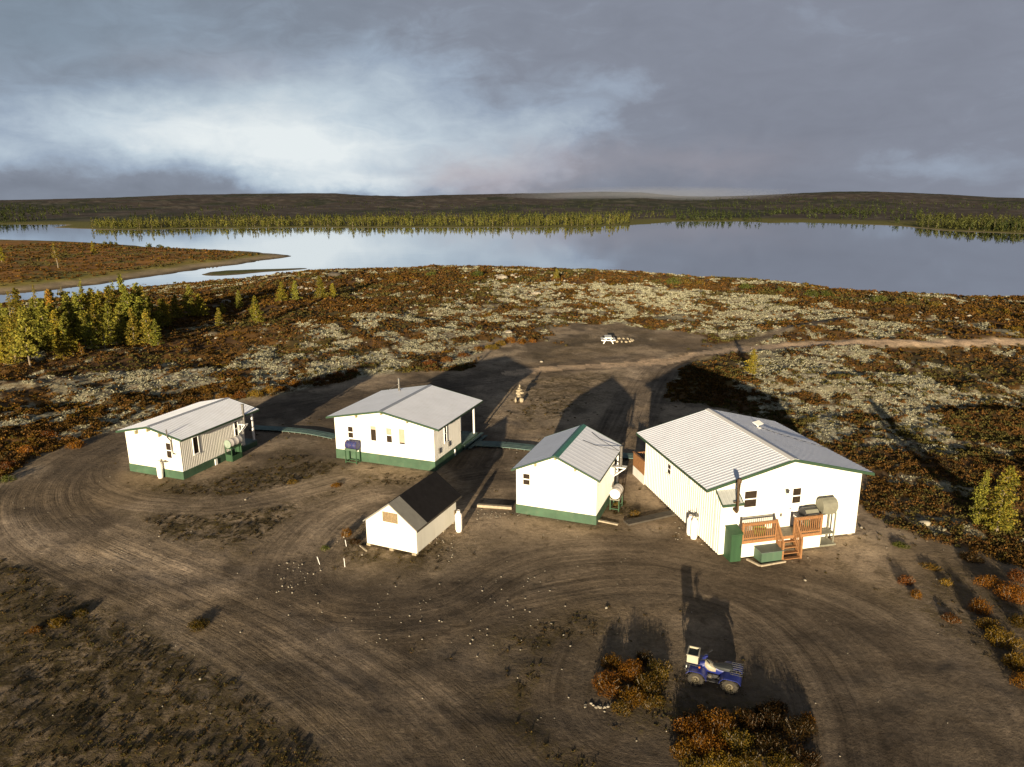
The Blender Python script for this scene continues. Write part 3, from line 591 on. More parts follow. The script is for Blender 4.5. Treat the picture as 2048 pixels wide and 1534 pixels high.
def roof_sheet(parent, w, y0, y1, he, hr, os, th=0.05, step=0.25, ribh=0.028, m='roof', fascia='greentrim', cap='roofcap', capw=0.2, fh=0.13):
    """two ribbed slopes, fascia boards and a ridge cap; he is the outer eave height"""
    rf = None
    for side in (0, 1):
        xe = -os if side == 0 else w + os; xr = w / 2
        def pt(t, y, dz): return (xe + (xr - xe) * t, y, he + (hr - he) * t + dz)
        prof = []; n = max(2, int(round((y1 - y0) / step)))
        for i in range(n):
            a = y0 + (y1 - y0) * i / n; d = (y1 - y0) / n
            prof += [(a, 0), (a + d * .55, 0), (a + d * .66, ribh), (a + d * .86, ribh)]
        prof.append((y1, 0)); mb = MB(); k = len(prof)
        vs = [pt(0, y, z) for y, z in prof] + [pt(1, y, z) for y, z in prof] + [pt(0, y0, -th), pt(0, y1, -th), pt(1, y0, -th), pt(1, y1, -th)]
        fs = [(i, i + 1, k + i + 1, k + i) for i in range(k - 1)] + [(2 * k, 2 * k + 1, 2 * k + 3, 2 * k + 2), tuple([2 * k] + list(range(k)) + [2 * k + 1]), (0, k, 2 * k + 2, 2 * k), (k - 1, 2 * k - 1, 2 * k + 3, 2 * k + 1)]
        mb.add(vs, fs); o = mb.build('roof_slope', M[m], parent)
        rf = rf or o
        f = MB(); s = -1 if side == 0 else 1
        for yy in (y0, y1):
            d = -0.03 if yy == y0 else 0.004
            f.add([pt(0, yy + d, 0.012), pt(1, yy + d, 0.012), pt(1, yy + d, -fh), pt(0, yy + d, -fh), pt(0, yy + d + .026, 0.012), pt(1, yy + d + .026, 0.012), pt(1, yy + d + .026, -fh), pt(0, yy + d + .026, -fh)],
                  [(0, 1, 2, 3), (7, 6, 5, 4), (0, 4, 5, 1), (3, 2, 6, 7), (0, 3, 7, 4), (1, 5, 6, 2)])
        f.box(min(xe + s * .004, xe + s * .03), max(xe + s * .004, xe + s * .03), y0 - .03, y1 + .03, he - fh, he - 0.006)
        f.build('fascia', M[fascia], parent)
    c = MB(); sl = (hr - he) / (w / 2 + os); z = hr + ribh + .012
    c.add([(w / 2 - capw, y0 - .02, z - sl * capw), (w / 2, y0 - .02, z), (w / 2 + capw, y0 - .02, z - sl * capw), (w / 2 - capw, y1 + .02, z - sl * capw), (w / 2, y1 + .02, z), (w / 2 + capw, y1 + .02, z - sl * capw),
           (w / 2 - capw, y0 - .02, z - sl * capw - .03), (w / 2 + capw, y0 - .02, z - sl * capw - .03), (w / 2 - capw, y1 + .02, z - sl * capw - .03), (w / 2 + capw, y1 + .02, z - sl * capw - .03), (w / 2, y0 - .02, z - .03), (w / 2, y1 + .02, z - .03)],
          [(0, 1, 4, 3), (1, 2, 5, 4), (0, 3, 8, 6), (2, 7, 9, 5), (0, 6, 10, 1), (1, 10, 7, 2), (3, 4, 11, 8), (4, 5, 9, 11)])
    c.build('ridge_cap', M[cap], parent)
def rafters(parent, spots, of, m='raft'):
    for (u, z) in spots:
        r = MB(); r.box(u - .05, u + .05, -of + .035, 0.0, z - .30, z - .08); r.build('rafter_end', M[m], parent)
def skirt(parent, w, y0, y1, h, m='skirt', panels=1.2):
    mb = MB(); o = 0.03
    def run(a, b, fn):
        n = max(1, int(round((b - a) / panels)))
        for i in range(n):
            u0 = a + (b - a) * i / n; u1 = a + (b - a) * (i + 1) / n; fn(u0 + .003, u1 - .003, 0.004 * (i % 2))
    run(-o, w + o, lambda a, b, e: mb.box(a, b, y0 - o - e, y0 - o + .028, -.45, h))
    run(-o, w + o, lambda a, b, e: mb.box(a, b, y1 + o - .028, y1 + o + e, -.45, h))
    run(y0 - o + .03, y1 + o - .03, lambda a, b, e: mb.box(-o - e, -o + .028, a, b, -.45, h))
    run(y0 - o + .03, y1 + o - .03, lambda a, b, e: mb.box(w + o - .028, w + o + e, a, b, -.45, h))
    return mb.build('skirting', M[m], parent)
def vent_panel(parent, face, w, u0, u1, z0, z1, m='whitetrim', o=0.05):
    v = MB(); fbox(v, pl(face, w), u0, u1, 0.0, o, z0, z1); v.build('vent', M[m], parent)
def stack(parent, x, y, z0, z1, r, m='steel', collar=True, name='chimney_pipe'):
    c = MB(); c.lathe([(r, z0), (r, z1 - .12)] , 14, Matrix.Translation((x, y, 0)))
    c.lathe([(r, z0), (r * .3, z0 - .02)], 14, Matrix.Translation((x, y, 0)))
    if collar:
        c.lathe([(r * 1.25, z1 - .14), (r * 1.25, z1), (r * .6, z1 + .02), (0.001, z1 + .02)], 14, Matrix.Translation((x, y, 0)))
        c.lathe([(r * 1.02, z0 + (z1 - z0) * .45), (r * 1.12, z0 + (z1 - z0) * .46), (r * 1.12, z0 + (z1 - z0) * .49), (r * 1.02, z0 + (z1 - z0) * .5)], 14, Matrix.Translation((x, y, 0)))
    return c.build(name, M[m], parent, smooth=True)
def bracket(parent, x0, x1, y0, y1, z, drop=0.5, m='whitetrim'):
    b = MB(); b.box(x0, x1, y0, y1, z, z + .05)
    for yy in (y0 + .03, y1 - .03):
        b.bar((x0 + .02, yy, z - .001), (x0 + .02, yy, z - drop), .05); b.bar((x1 - .04, yy, z), (x0 + .04, yy, z - drop + .06), .045)
    b.build('chimney_bracket', M[m], parent)

# --- cabin at the far left
c1 = thing('cabin', 'small white cabin with green skirting and low metal roof, leftmost of the buildings', 'cabin', (-25.558, 45.102, 0), -0.366)
w = 4.6; gable(c1, w, 0, 5.5, .47, 2.86, 3.36, rib_right=0.145)
skirt(c1, w, 0, 5.5, .53)
roof_sheet(c1, w, -.27, 7.02, 2.834, 3.423, .45, step=.19, ribh=.012, capw=.17)
rafters(c1, [(1.15, 3.06), (2.2, 3.34), (3.15, 3.1)], .27)
window(c1, 'front', w, 3.46, 3.86, 1.38, 2.38)
window(c1, 'right', w, 1.08, 1.5, 1.38, 2.48, blind=.0, mid=False, wide=.0, trim=.05)
window(c1, 'right', w, 4.9, 5.2, 1.4, 2.42, trim=.045)
vent_panel(c1, 'front', w, 1.18, 1.38, 2.25, 2.5); vent_panel(c1, 'right', w, 2.72, 2.92, .0, .42, o=.09)
p = MB(); p.tube([(4.25, -.06, 1.72), (4.02, -.07, 1.72), (3.97, -.07, 1.78), (3.99, -.08, 2.6), (3.99, -.31, 2.9), (3.99, -.33, 3.42)], .045, 8); p.build('vent_pipe', M['steel'], c1, True)
p = MB(); p.bar((4.25, -.045, 1.7), (4.25, -.045, 2.62), .04); p.build('conduit', M['whitetrim'], c1)
stack(c1, w + .42, 5.45, 2.0, 3.62, .085); bracket(c1, w + .02, w + .6, 5.28, 5.62, 2.12, .62)
d = MB(); d.box(0.0, w + .03, 5.53, 7.0, .36, .42)
for i in range(10): d.box(0.0, w + .03, 5.535 + i * .1465, 5.535 + i * .1465 + .135, .42, .45)
d.build('porch_deck', M['greenboard'], c1)
d = MB(); d.box(w - .0, w + .03, 5.54, 7.0, -.4, .355); d.box(-.03, w, 6.97, 7.0, -.4, .355); d.build('porch_skirting', M['skirt'], c1)
d = MB(); d.box(w - .09, w - .0, 5.6, 5.66, .45, 2.75); d.box(w - .12, w - .002, 5.52, 5.8, .45, 2.75); d.build('door_jamb', M['white'], c1)
for xx in (w - .12, .1): q = MB(); q.box(xx - .055, xx + .055, 6.8, 6.91, .45, 2.86); q.build('porch_post', M['whitetrim'], c1)

# --- middle cabin with four windows
c2 = thing('cabin', 'wide white cabin with four front windows, green skirting and steps at its right end', 'cabin', (-12.253, 47.245, 0), -0.366)
w = 7.63; gable(c2, w, 0, 4.1, .6, 3.06, 3.78, rib_right=.16)
b2 = MB(); b2.prism([(0, .6), (6.45, .6), (6.45, 3.25), (w / 2, 3.78), (0, 3.06)], 4.102, 6.75, 'y'); b2.build('rear_wall', M['white'], c2)
skirt(c2, w, 0, 4.1, .68)
sk = MB(); sk.box(0, 6.45, 4.16, 6.75, -.4, .59); sk.build('rear_skirting', M['skirt'], c2)
roof_sheet(c2, w, -.25, 7.05, 3.027, 3.849, .46, step=.23, ribh=.006, capw=.16, fh=.12)
rafters(c2, [(1.85, 3.46), (3.815, 3.86), (5.75, 3.48)], .25)
window(c2, 'front', w, 1.08, 1.47, 1.64, 2.42, trim=.05)
window(c2, 'front', w, 2.88, 3.29, 1.63, 2.66, blind=.24, mid=False, trim=.03)
window(c2, 'front', w, 4.1, 4.5, 1.65, 2.64, blind=.5, trim=.03)
window(c2, 'front', w, 5.06, 5.48, 1.63, 2.68, blind=.91, mid=False, trim=.03)
window(c2, 'right', w, 1.5, 1.82, 1.56, 2.68, trim=.055)
vent_panel(c2, 'right', w, .62, .74, 1.03, 1.38, 'steel', .07); vent_panel(c2, 'right', w, 2.07, 2.19, 1.04, 1.38, 'steel', .07); vent_panel(c2, 'right', w, 2.93, 3.05, .1, .55, 'whitetrim', .09)
stack(c2, 1.55, 6.3, 3.25, 4.35, .085)
g = MB(); g.tube([(1.55, 6.3, 3.95), (.4, 6.6, 3.25)], .012, 5); g.tube([(1.55, 6.3, 3.95), (2.2, 5.4, 3.62)], .012, 5); g.build('guy_wire', M['steel'], c2)
d = MB()
for i in range(12): d.box(6.47, 7.66, 4.18 + i * .238, 4.18 + i * .238 + .225, .46, .5)
d.box(6.47, 7.62, 4.2, 7.02, .40, .455); d.build('porch_deck', M['greenboard'], c2)
d = MB(); d.box(7.6, 7.63, 4.18, 7.02, -.4, .395); d.box(6.47, 7.6, 7.0, 7.02, -.4, .395); d.build('porch_skirting', M['skirt'], c2)
q = MB(); q.box(7.40, 7.51, 6.75, 6.86, .5, 3.02); q.build('porch_post', M['whitetrim'], c2)
for i, (xa, zz) in enumerate(((7.67, .33), (7.95, .17))):
    s_ = MB(); s_.box(xa, xa + .26, 4.5, 7.6, zz - .04, zz); s_.box(xa + .0, xa + .03, 4.52, 7.58, -.2, zz - .041); s_.build('porch_step', M['greenboard'], c2)

# --- dark-roofed shed
sh = thing('storage_shed', 'small white shed with black and grey roof and a boarded-up gable window', 'shed', (-7.624, 34.135, 0), -0.415)
w = 3.02; b = MB(); b.prism([(0, .12), (w, .12), (w, 1.42), (w / 2, 2.55), (0, 1.42)], 0, 4.25, 'y'); b.build('wall', [M['white']], sh, bevel=.03)
for nm, ya, yb, m_, dz in (('front_roof', -.08, 1.0, 'greyroof', .0), ('main_roof', .96, 4.72, 'blackroof', .014)):
    r = MB()
    for s in (-1, 1):
        xe = w / 2 + s * (w / 2 + .1); hr, he = 2.638 + dz, 1.43 + dz
        nseg = 6
        for k in range(1):
            r.add([(w / 2, ya, hr), (xe, ya, he), (xe, yb, he), (w / 2, yb, hr), (w / 2, ya, hr - .07), (xe, ya, he - .07), (xe, yb, he - .07), (w / 2, yb, hr - .07)],
                  [(0, 1, 2, 3), (7, 6, 5, 4), (0, 4, 5, 1), (2, 6, 7, 3), (1, 5, 6, 2)])
    r.build(nm, M[m_], sh)
e = MB()
for s in (-1, 1):
    xe = w / 2 + s * (w / 2 + .1); e.box(min(xe, xe + s * .02), max(xe, xe + s * .02), -.08, 4.72, 1.33, 1.43)
e.build('eave_edge', M['darkwood'], sh)
v = MB(); fbox(v, pl('front', w), 1.08, 1.53, 0, .03, 1.58, 2.12); fbox(v, pl('front', w), 1.535, 1.97, 0, .03, 1.58, 2.12)
v.build('window_board', M['osb'], sh)
vent_panel(sh, 'right', w, 3.98, 4.14, .55, .8, 'osb', .03)
for xx, yy in ((.1, .1), (1.5, .1), (2.85, .1), (2.85, 1.5), (2.85, 3.0), (2.85, 4.1), (.1, 2), (.1, 4)):
    bl = MB(); bl.box(xx - .12, xx + .12, yy - .12, yy + .12, -.15, .118); bl.build('foundation_block', M['stone'], sh)

# --- cabin with the green ridge
c3 = thing('cabin', 'square white cabin with a green ridge strip on its roof, beside the big house', 'cabin', (.196, 37.997, 0), -0.364)
w = 4.66; gable(c3, w, 0, 4.3, .45, 2.72, 3.74, rib_right=.15)
skirt(c3, w, 0, 4.3, .53, panels=2.4)
roof_sheet(c3, w, -.21, 5.75, 2.693, 3.809, .20, step=.45, ribh=.004, cap='greencap', capw=.21, fh=.10)
rafters(c3, [(1.17, 3.32), (2.33, 3.84), (3.46, 3.33)], .21)
window(c3, 'front', w, .43, .82, 1.82, 2.46, trim=.02)
stack(c3, w + .42, 4.15, 1.9, 3.25, .085); bracket(c3, w + .02, w + .75, 4.0, 4.4, 1.9, .6)
bx = MB(); bx.box(w + .02, w + .22, 3.3, 3.6, 1.75, 2.15); bx.build('meter_box', M['whitetrim'], c3)
q = MB(); q.box(w - .1, w + .0, 5.4, 5.5, .4, 2.6); q.build('porch_post', M['whitetrim'], c3)
g = MB(); g.tube([(w + .3, 4.1, 2.95), (3.6, 4.9, 3.27), (3.0, 5.2, 3.53)], .014, 5); g.tube([(w + .3, 4.1, 2.95), (3.6, 3.7, 3.27), (2.9, 3.5, 3.57)], .014, 5); g.build('guy_wire', M['dark'], c3)
d = MB(); d.box(0, w, 4.36, 5.7, .30, .36); d.box(0, w, 5.67, 5.7, -.3, .295); d.build('porch_deck', M['greenboard'], c3)

# --- the big house on the right
mh = thing('house', 'largest white house with ribbed metal roof, ribbed side wall and timber porch', 'house', (10.152, 33.13, 0), 0.216)
w = 8.18; b = MB(); b.prism([(0, .1), (w, .1), (w, 3.52), (w / 2, 4.55), (0, 3.52)], 0, 8.96, 'y')
def lrib(y0, y1, z1, x=0.0):
    n = int((y1 - y0) / .235)
    for i in range(n + 1):
        yy = y0 + .04 + i * (y1 - y0 - .08) / n; b.cur = 1; b.box(x - .028, x + .01, yy - .035, yy + .035, .104, z1)
lrib(0, 8.96, 3.5); b.build('wall', [M['white'], M['rib']], mh)
f_ = MB(); f_.box(.1, w - .1, .08, 8.9, -.35, .095); f_.build('foundation', M['darkwood'], mh)
roof_sheet(mh, w, -.12, 8.72 + .3, 3.491, 4.671, .62, step=.262, ribh=.012, cap='roofcapw', capw=.22, fh=.15)
an = MB(); an.prism([(-.52, .1), (0.0, .1), (0.0, 3.2), (-.52, 2.86)], 0.002, 1.0, 'x')
b = an; b.cur = 1
for yy in (-.46, -.25, -.05): b.box(-.028, .01, yy - .03, yy + .03, .104, 2.86)
an.build('annex_wall', [M['white'], M['rib']], mh)
ar = MB(); n = 5
for k in range(n):
    x0 = -.05 + 1.1 * k / n; x1 = -.05 + 1.1 * (k + 1) / n
    ar.add([(x0, -.72, 2.84), (x0 + .16, -.72, 2.84), (x0 + .16, -.003, 3.34), (x0, -.003, 3.34)], [(0, 1, 2, 3)])
    ar.add([(x0 + .16, -.72, 2.84), (x0 + .175, -.72, 2.87), (x0 + .20, -.72, 2.87), (x1, -.72, 2.84), (x0 + .16, -.003, 3.34), (x0 + .175, -.003, 3.37), (x0 + .20, -.003, 3.37), (x1, -.003, 3.34)], [(0, 1, 5, 4), (1, 2, 6, 5), (2, 3, 7, 6)])
ar.add([(-.05, -.72, 2.79), (1.05, -.72, 2.79), (1.05, -.003, 3.29), (-.05, -.003, 3.29)], [(0, 1, 2, 3)])
ar.build('annex_roof', M['roof2'], mh)
at_ = MB(); at_.box(-.08, 1.08, -.755, -.725, 2.74, 2.87)
for xx in (-.08, 1.052): at_.add([(xx, -.72, 2.75), (xx + .028, -.72, 2.75), (xx + .028, -.003, 3.25), (xx, -.003, 3.25), (xx, -.72, 2.87), (xx + .028, -.72, 2.87), (xx + .028, -.003, 3.37), (xx, -.003, 3.37)], [(0, 3, 2, 1), (4, 5, 6, 7), (0, 1, 5, 4), (0, 4, 7, 3), (1, 2, 6, 5)])
at_.build('annex_fascia', M['greentrim'], mh)
window(mh, 'front', w, 1.50, 2.18, 2.28, 3.14, trim=.05)
dr = MB(); T = pl('front', w); fbox(dr, T, 4.02, 4.86, 0, .03, .98, 3.2)
for a in ((3.94, 4.02, .98, 3.28), (4.86, 4.94, .98, 3.28), (4.02, 4.86, 3.2, 3.28)): fbox(dr, T, a[0], a[1], 0, .05, a[2], a[3])
dr = dr.build('door', M['whitetrim'], mh)
pn_ = MB(); fbox(pn_, T, 4.2, 4.66, .031, .045, 2.66, 3.04); fbox(pn_, T, 4.2, 4.66, .031, .045, 2.24, 2.6); pn_.build('pane', M['glass'], dr)
df_ = MB()
for a in ((4.15, 4.2, 2.19, 3.09), (4.66, 4.71, 2.19, 3.09), (4.2, 4.66, 3.04, 3.09), (4.2, 4.66, 2.6, 2.66), (4.2, 4.66, 2.19, 2.24)): fbox(df_, T, a[0], a[1], .031, .06, a[2], a[3])
df_.build('pane_frame', M['whitetrim'], dr)
kn = MB(); kn.lathe([(.001, 0), (.03, 0), (.035, .05), (.001, .06)], 10, Matrix.Translation((4.12, -.03, 1.95)) @ Matrix.Rotation(math.pi / 2, 4, 'X')); kn.build('handle', M['steel'], dr, True)
lm = MB(); lm.box(3.80, 3.93, -.14, 0, 2.86, 2.99); lm.prism([(-.17, 2.99), (0, 2.99), (0, 3.05)], 3.78, 3.95, 'x'); lm = lm.build('wall_lamp', M['dark'], mh)
l2 = MB(); l2.lathe([(.001, 0), (.05, 0), (.055, .16), (.001, .17)], 10, Matrix.Translation((3.865, -.09, 2.69))); l2.build('lamp_glass', M['lens'], lm, True)
window(mh, 'left', w, 5.28, 5.68, 2.12, 2.66, trim=.05)
vent_panel(mh, 'left', w, 2.75, 3.05, 2.45, 2.85, 'whitetrim', .06)
vent_panel(mh, 'front', w, 3.6, 3.7, 1.55, 1.72, 'steel', .03)
e = MB(); e.tube([(.62, -.62, 2.55), (.62, -.86, 2.52), (.62, -.90, 2.62), (.62, -.90, 4.05)], [.08, .085, .085, .085], 12); e.lathe([(.11, 4.05), (.12, 4.2), (.09, 4.26), (.001, 4.27)], 12, Matrix.Translation((.62, -.9, 0)))
e.box(.45, .79, -.86, -.77, 2.98, 3.02); e.build('chimney_pipe', M['rustpipe'], mh, True)
sdsh = MB(); Md = Matrix.Translation((5.7, 6.0, 4.55)) @ Matrix.Rotation(R_(24), 4, 'Z') @ Matrix.Rotation(R_(22), 4, 'X'); sdsh.box(-.3, .3, -.18, .18, -.02, .02, Md); sdsh.bar((5.7, 6.0, 4.54), (5.7, 6.0, 4.20), .04)
sdsh.box(5.5, 5.9, 5.85, 6.15, 4.27, 4.30); sdsh.build('internet_dish', M['whitetrim'], mh)
wi = MB(); wi.tube([(5.75, 5.9, 4.33), (6.4, 5.2, 4.15), (7.4, 4.4, 3.90), (8.7, 3.6, 3.58)], .014, 5); wi.build('dish_cable', M['dark'], mh)
# rear deck with cedar screen
rd = MB(); rd.box(.0, 5.0, 8.98, 10.85, .38, .45); rd.build('rear_deck', M['deck'], mh)
rs = MB(); n = 8
for i in range(n): rs.box(-.03, 0.0, 8.98 + i * .234, 8.98 + (i + 1) * .234 - .012, .0, .62)
rs.box(0, 5.0, 10.83, 10.86, 0, .62); rs.build('rear_deck_skirting', M['rib'], mh)
rs = MB(); n = 15
for i in range(n): rs.box(-.035, -.005, 8.98 + i * .1247, 8.98 + (i + 1) * .1247 - .012, .623, 1.52)
for i in range(30): rs.box(.1 + i * .16, .14 + i * .16, 10.80, 10.84, .623, 1.45)
rs.box(-.06, .07, 8.98, 10.9, 1.521, 1.56); rs.box(.07, 5.0, 10.77, 10.89, 1.47, 1.51); rs.build('rear_deck_railing', M['cedar'], mh)
# front porch
po = MB()
for i in range(7): po.box(.97, 5.38, -.95 + i * .135, -.95 + i * .135 + .125, .915, .95)
po.build('porch_deck', M['deck'], mh)
pr = MB(); pr.box(.97, 5.38, -.98, -.952, .78, .948); pr.box(5.382, 5.41, -.98, -.01, .78, .948); pr.build('porch_rim', M['cedar'], mh)
pk = MB(); pk.box(.97, 2.85, -.965, -.955, .05, .775); pk.build('porch_skirting', M['white'], mh); pk = MB(); pk.box(4.40, 5.38, -.965, -.955, .12, .775); pk.box(5.38, 5.39, -.955, -.02, .15, .775)
pk.build('porch_skirting', M['white'], mh)
rl = MB()
def posts(lst):
    for (x, y, za, zb_) in lst: rl.box(x - .045, x + .045, y - .045, y + .045, za, zb_)
def railing(a, b, z0a, z0b, h, n, posts=True):
    (xa, ya), (xb, yb) = a, b
    rl.bar((xa, ya, z0a + h), (xb, yb, z0b + h), .09, .04); rl.bar((xa, ya, z0a + h - .09), (xb, yb, z0b + h - .09), .035, .09); rl.bar((xa, ya, z0a + .09), (xb, yb, z0b + .09), .035, .07)
    for i in range(n):
        t = (i + .5) / n; x = xa + (xb - xa) * t; y = ya + (yb - ya) * t; z = z0a + (z0b - z0a) * t; rl.bar((x, y - .03, z + .04), (x, y - .03, z + h - .03), .035)
railing((1.0, -.93), (2.84, -.93), .95, .95, .9, 17); posts([(1.0, -.93, .9, 1.9), (2.84, -.93, .9, 1.9), (2.84, -1.62, -.1, 1.02)]); railing((2.84, -.97), (2.84, -1.62), .93, .12, .88, 6)
rl.build('porch_railing', M['cedar'], mh); rl = MB()
railing((3.86, -.93), (5.36, -.93), .95, .95, .9, 13); railing((5.36, -.93), (5.36, -.1), .95, .95, .9, 7); posts([(3.86, -.93, .9, 1.9), (5.36, -.93, .9, 1.9), (3.86, -1.62, -.1, 1.02)]); railing((3.86, -.97), (3.86, -1.62), .93, .12, .88, 6)
rl.build('porch_railing', M['cedar'], mh)
for i in range(4):
    zt = .95 - .215 * (i + 1); st = MB(); st.box(2.89, 3.81, -1.02 - .17 * (i + 1), -.985 - .17 * i, zt - .04, zt); st.build('porch_step', M['cedar'], mh)
for xx in (2.885, 3.815): st = MB(); st.bar((xx, -.99, .76), (xx, -1.68, -.03), .03, .2); st.build('stair_stringer', M['cedar'], mh)

# --- loose things round the buildings (own frame of a building -> world)
def W(b, x, y, z=0.0):
    a = b.rotation_euler[2]; o = b.location; return (o[0] + x * math.cos(a) - y * math.sin(a), o[1] + x * math.sin(a) + y * math.cos(a), o[2] + z)
def gas(loc, label, h=1.15, r=.19):
    t = thing('gas_cylinder', label, 'gas cylinder', loc)
    b = MB(); b.lathe([(.001, .02), (r * .8, .02), (r * .82, .0), (r * .84, .06), (r, .12), (r, h * .82), (r * .93, h * .88), (r * .7, h * .93), (r * .3, h * .955), (.001, h * .96)], 22); b.build('tank', M['bottle'], t, True)
    c = MB(); c.lathe([(r * .52, h * .93), (r * .52, h * 1.06), (r * .48, h * 1.06), (r * .48, h * .93)], 16); c.build('collar', M['bottle'], t, True)
    v = MB(); v.lathe([(.03, h * .95), (.03, h * 1.02), (.015, h * 1.03), (.001, h * 1.03)], 8); v.tube([(0, 0, h * .99), (.09, .02, h * 1.0)], .015, 6); v.build('valve', M['steel'], t, True)
    return t
gas(W(c1, 2.92, -.27), 'white gas cylinder against the green skirting of the leftmost cabin')
gas(W(sh, 3.66, 3.3), 'white gas cylinder standing at the back corner of the dark-roofed shed')
gas(W(mh, -.3, 1.6), 'front white gas cylinder of the pair by the ribbed wall of the big house')
gas(W(mh, -.3, 2.06), 'rear white gas cylinder of the pair by the ribbed wall of the big house', h=1.05, r=.18)
for (bb, x, y, z, s, lb) in ((mh, -.06, 1.75, 1.15, 1, 'grey regulator and hoses above the two gas cylinders of the big house'), (c1, 3.25, -.05, 1.05, 2, 'grey regulator on the front wall of the leftmost cabin above its gas cylinder')):
    t = thing('gas_regulator', lb, 'gas regulator', W(bb, x, y, z), bb.rotation_euler[2])
    q = MB()
    if s == 1: q.box(-.1, .04, -.08, .08, .0, .12); q.lathe([(.001, .1), (.07, .1), (.07, .16), (.001, .17)], 10, Matrix.Translation((-.06, 0, 0)))
    else: q.box(-.08, .08, -.1, .03, 0, .12); q.lathe([(.001, 0), (.07, 0), (.07, .06), (.001, .07)], 10, Matrix.Translation((.16, -.05, .02)))
    q.build('regulator_body', M['steel'], t)
    q = MB()
    if s == 1: q.tube([(-.06, -.05, .02), (-.2, -.15, .12), (-.24, -.15, .0), (-.22, -.12, -.06)], .012, 6); q.tube([(-.06, .05, .02), (-.16, .2, .14), (-.24, .3, .02), (-.23, .31, -.12)], .012, 6); q.tube([(-.05, 0, .1), (-.05, .02, .45)], .012, 6)
    else: q.tube([(-.05, -.05, .02), (-.2, -.15, .08), (-.32, -.22, .0), (-.33, -.2, -.02)], .012, 6); q.tube([(.08, -.05, .05), (.3, -.03, .06)], .012, 6)
    q.build('hose', M['dark'], t, True)

def drum(loc, rz, label, mbody, mend, L=.88, r=.29, bands=True):
    t = thing('fuel_drum', label, 'fuel drum', loc, rz)      # lies along its own x axis
    Mx = Matrix.Rotation(math.pi / 2, 4, 'Y'); h = L / 2; pr_ = [(r, -h)]
    for z in (-L * .2, L * .2): pr_ += [(r, z - .03), (r * 1.035, z), (r, z + .03)]
    pr_ += [(r, h)]; b = MB(); b.lathe(pr_, 26, Mx); b.build('barrel', mbody, t, True)
    for s in (-1, 1):
        e = MB(); e.lathe([(r * 1.02, s * (h - .03)), (r * 1.03, s * h), (r * .96, s * h), (r * .95, s * (h - .02)), (.001, s * (h - .02))], 26, Mx)
        if s < 0: e.lathe([(.03, -h + .02), (.03, -h - .01), (.001, -h - .01)], 8, Mx @ Matrix.Translation((r * .6, 0, 0)))
        e.build('barrel_end', mend, t, True)
    return t
def stand(loc, rz, L, Wd, H, label, m='boxgreen', panel=False, top='boxpale', low=True):
    t = thing('drum_stand', label, 'stand', loc, rz)
    q = MB(); q.box(-L / 2, L / 2, -Wd / 2, Wd / 2, H - .06, H)
    for s in (-1, 1): q.prism([(s * Wd / 2, H), (s * (Wd / 2 - .1), H), (s * Wd / 2, H + .1)], -L / 2, L / 2, 'x')
    q.build('cradle', M[top], t)
    for sx in (-1, 1):
        for sy in (-1, 1): q = MB(); q.box(sx * (L / 2 - .03) - .03, sx * (L / 2 - .03) + .03, sy * (Wd / 2 - .03) - .03, sy * (Wd / 2 - .03) + .03, -.25, H - .061); q.build('leg', M[m], t)
    if low:
        q = MB()
        for sy in (-1, 1): q.bar((-L / 2 + .06, sy * (Wd / 2 - .03), .12), (L / 2 - .06, sy * (Wd / 2 - .03), .12), .04, .05)
        for sx in (-1, 1): q.bar((sx * (L / 2 - .03), -Wd / 2 + .06, .12), (sx * (L / 2 - .03), Wd / 2 - .06, .12), .04, .05)
        q.build('brace', M[m], t)
    if panel:
        q = MB(); q.box(-L / 2 - .012, -L / 2, -Wd / 2, Wd / 2, -.1, H * .5); q.box(-L / 2 + .02, L / 2 - .02, -Wd / 2 - .012, -Wd / 2, -.1, H * .42); q.box(L / 2, L / 2 + .012, -Wd / 2, Wd / 2, .0, H - .05); q.build('side_panel', M[m], t)
    return t
# leftmost cabin: drum lies along the wall
a1 = c1.rotation_euler[2]
stand(W(c1, 5.02, 4.15), a1 + math.pi / 2, .98, .56, .95, 'green box stand under the white drum beside the leftmost cabin', panel=True, top='boxgreen')
drum(W(c1, 5.02, 4.2, .95 + .31), a1 + math.pi / 2, 'white fuel drum lying on the green box stand of the leftmost cabin', M['drumw'], M['drumend'], L=1.15)
# blue drum across the front of the middle cabin
stand(W(c2, 1.58, -.42), a1, .9, .5, .98, 'thin green frame stand under the blue drum')
drum(W(c2, 1.62, -.42, .98 + .31), a1, 'rusty blue fuel drum on a stand below the window of the middle cabin', M['drumblue'], M['drumblue'])
# white drum by the green-ridge cabin
stand(W(c3, 5.22, 2.55), a1 + math.pi / 2, .95, .56, .72, 'green stand with pale cradle beside the green-ridge cabin', top='lightgrey')
drum(W(c3, 5.22, 2.55, .72 + .31), a1 + math.pi / 2, 'white-ended fuel drum lying on a stand next to the green-ridge cabin', M['drumw'], M['drumendw'])

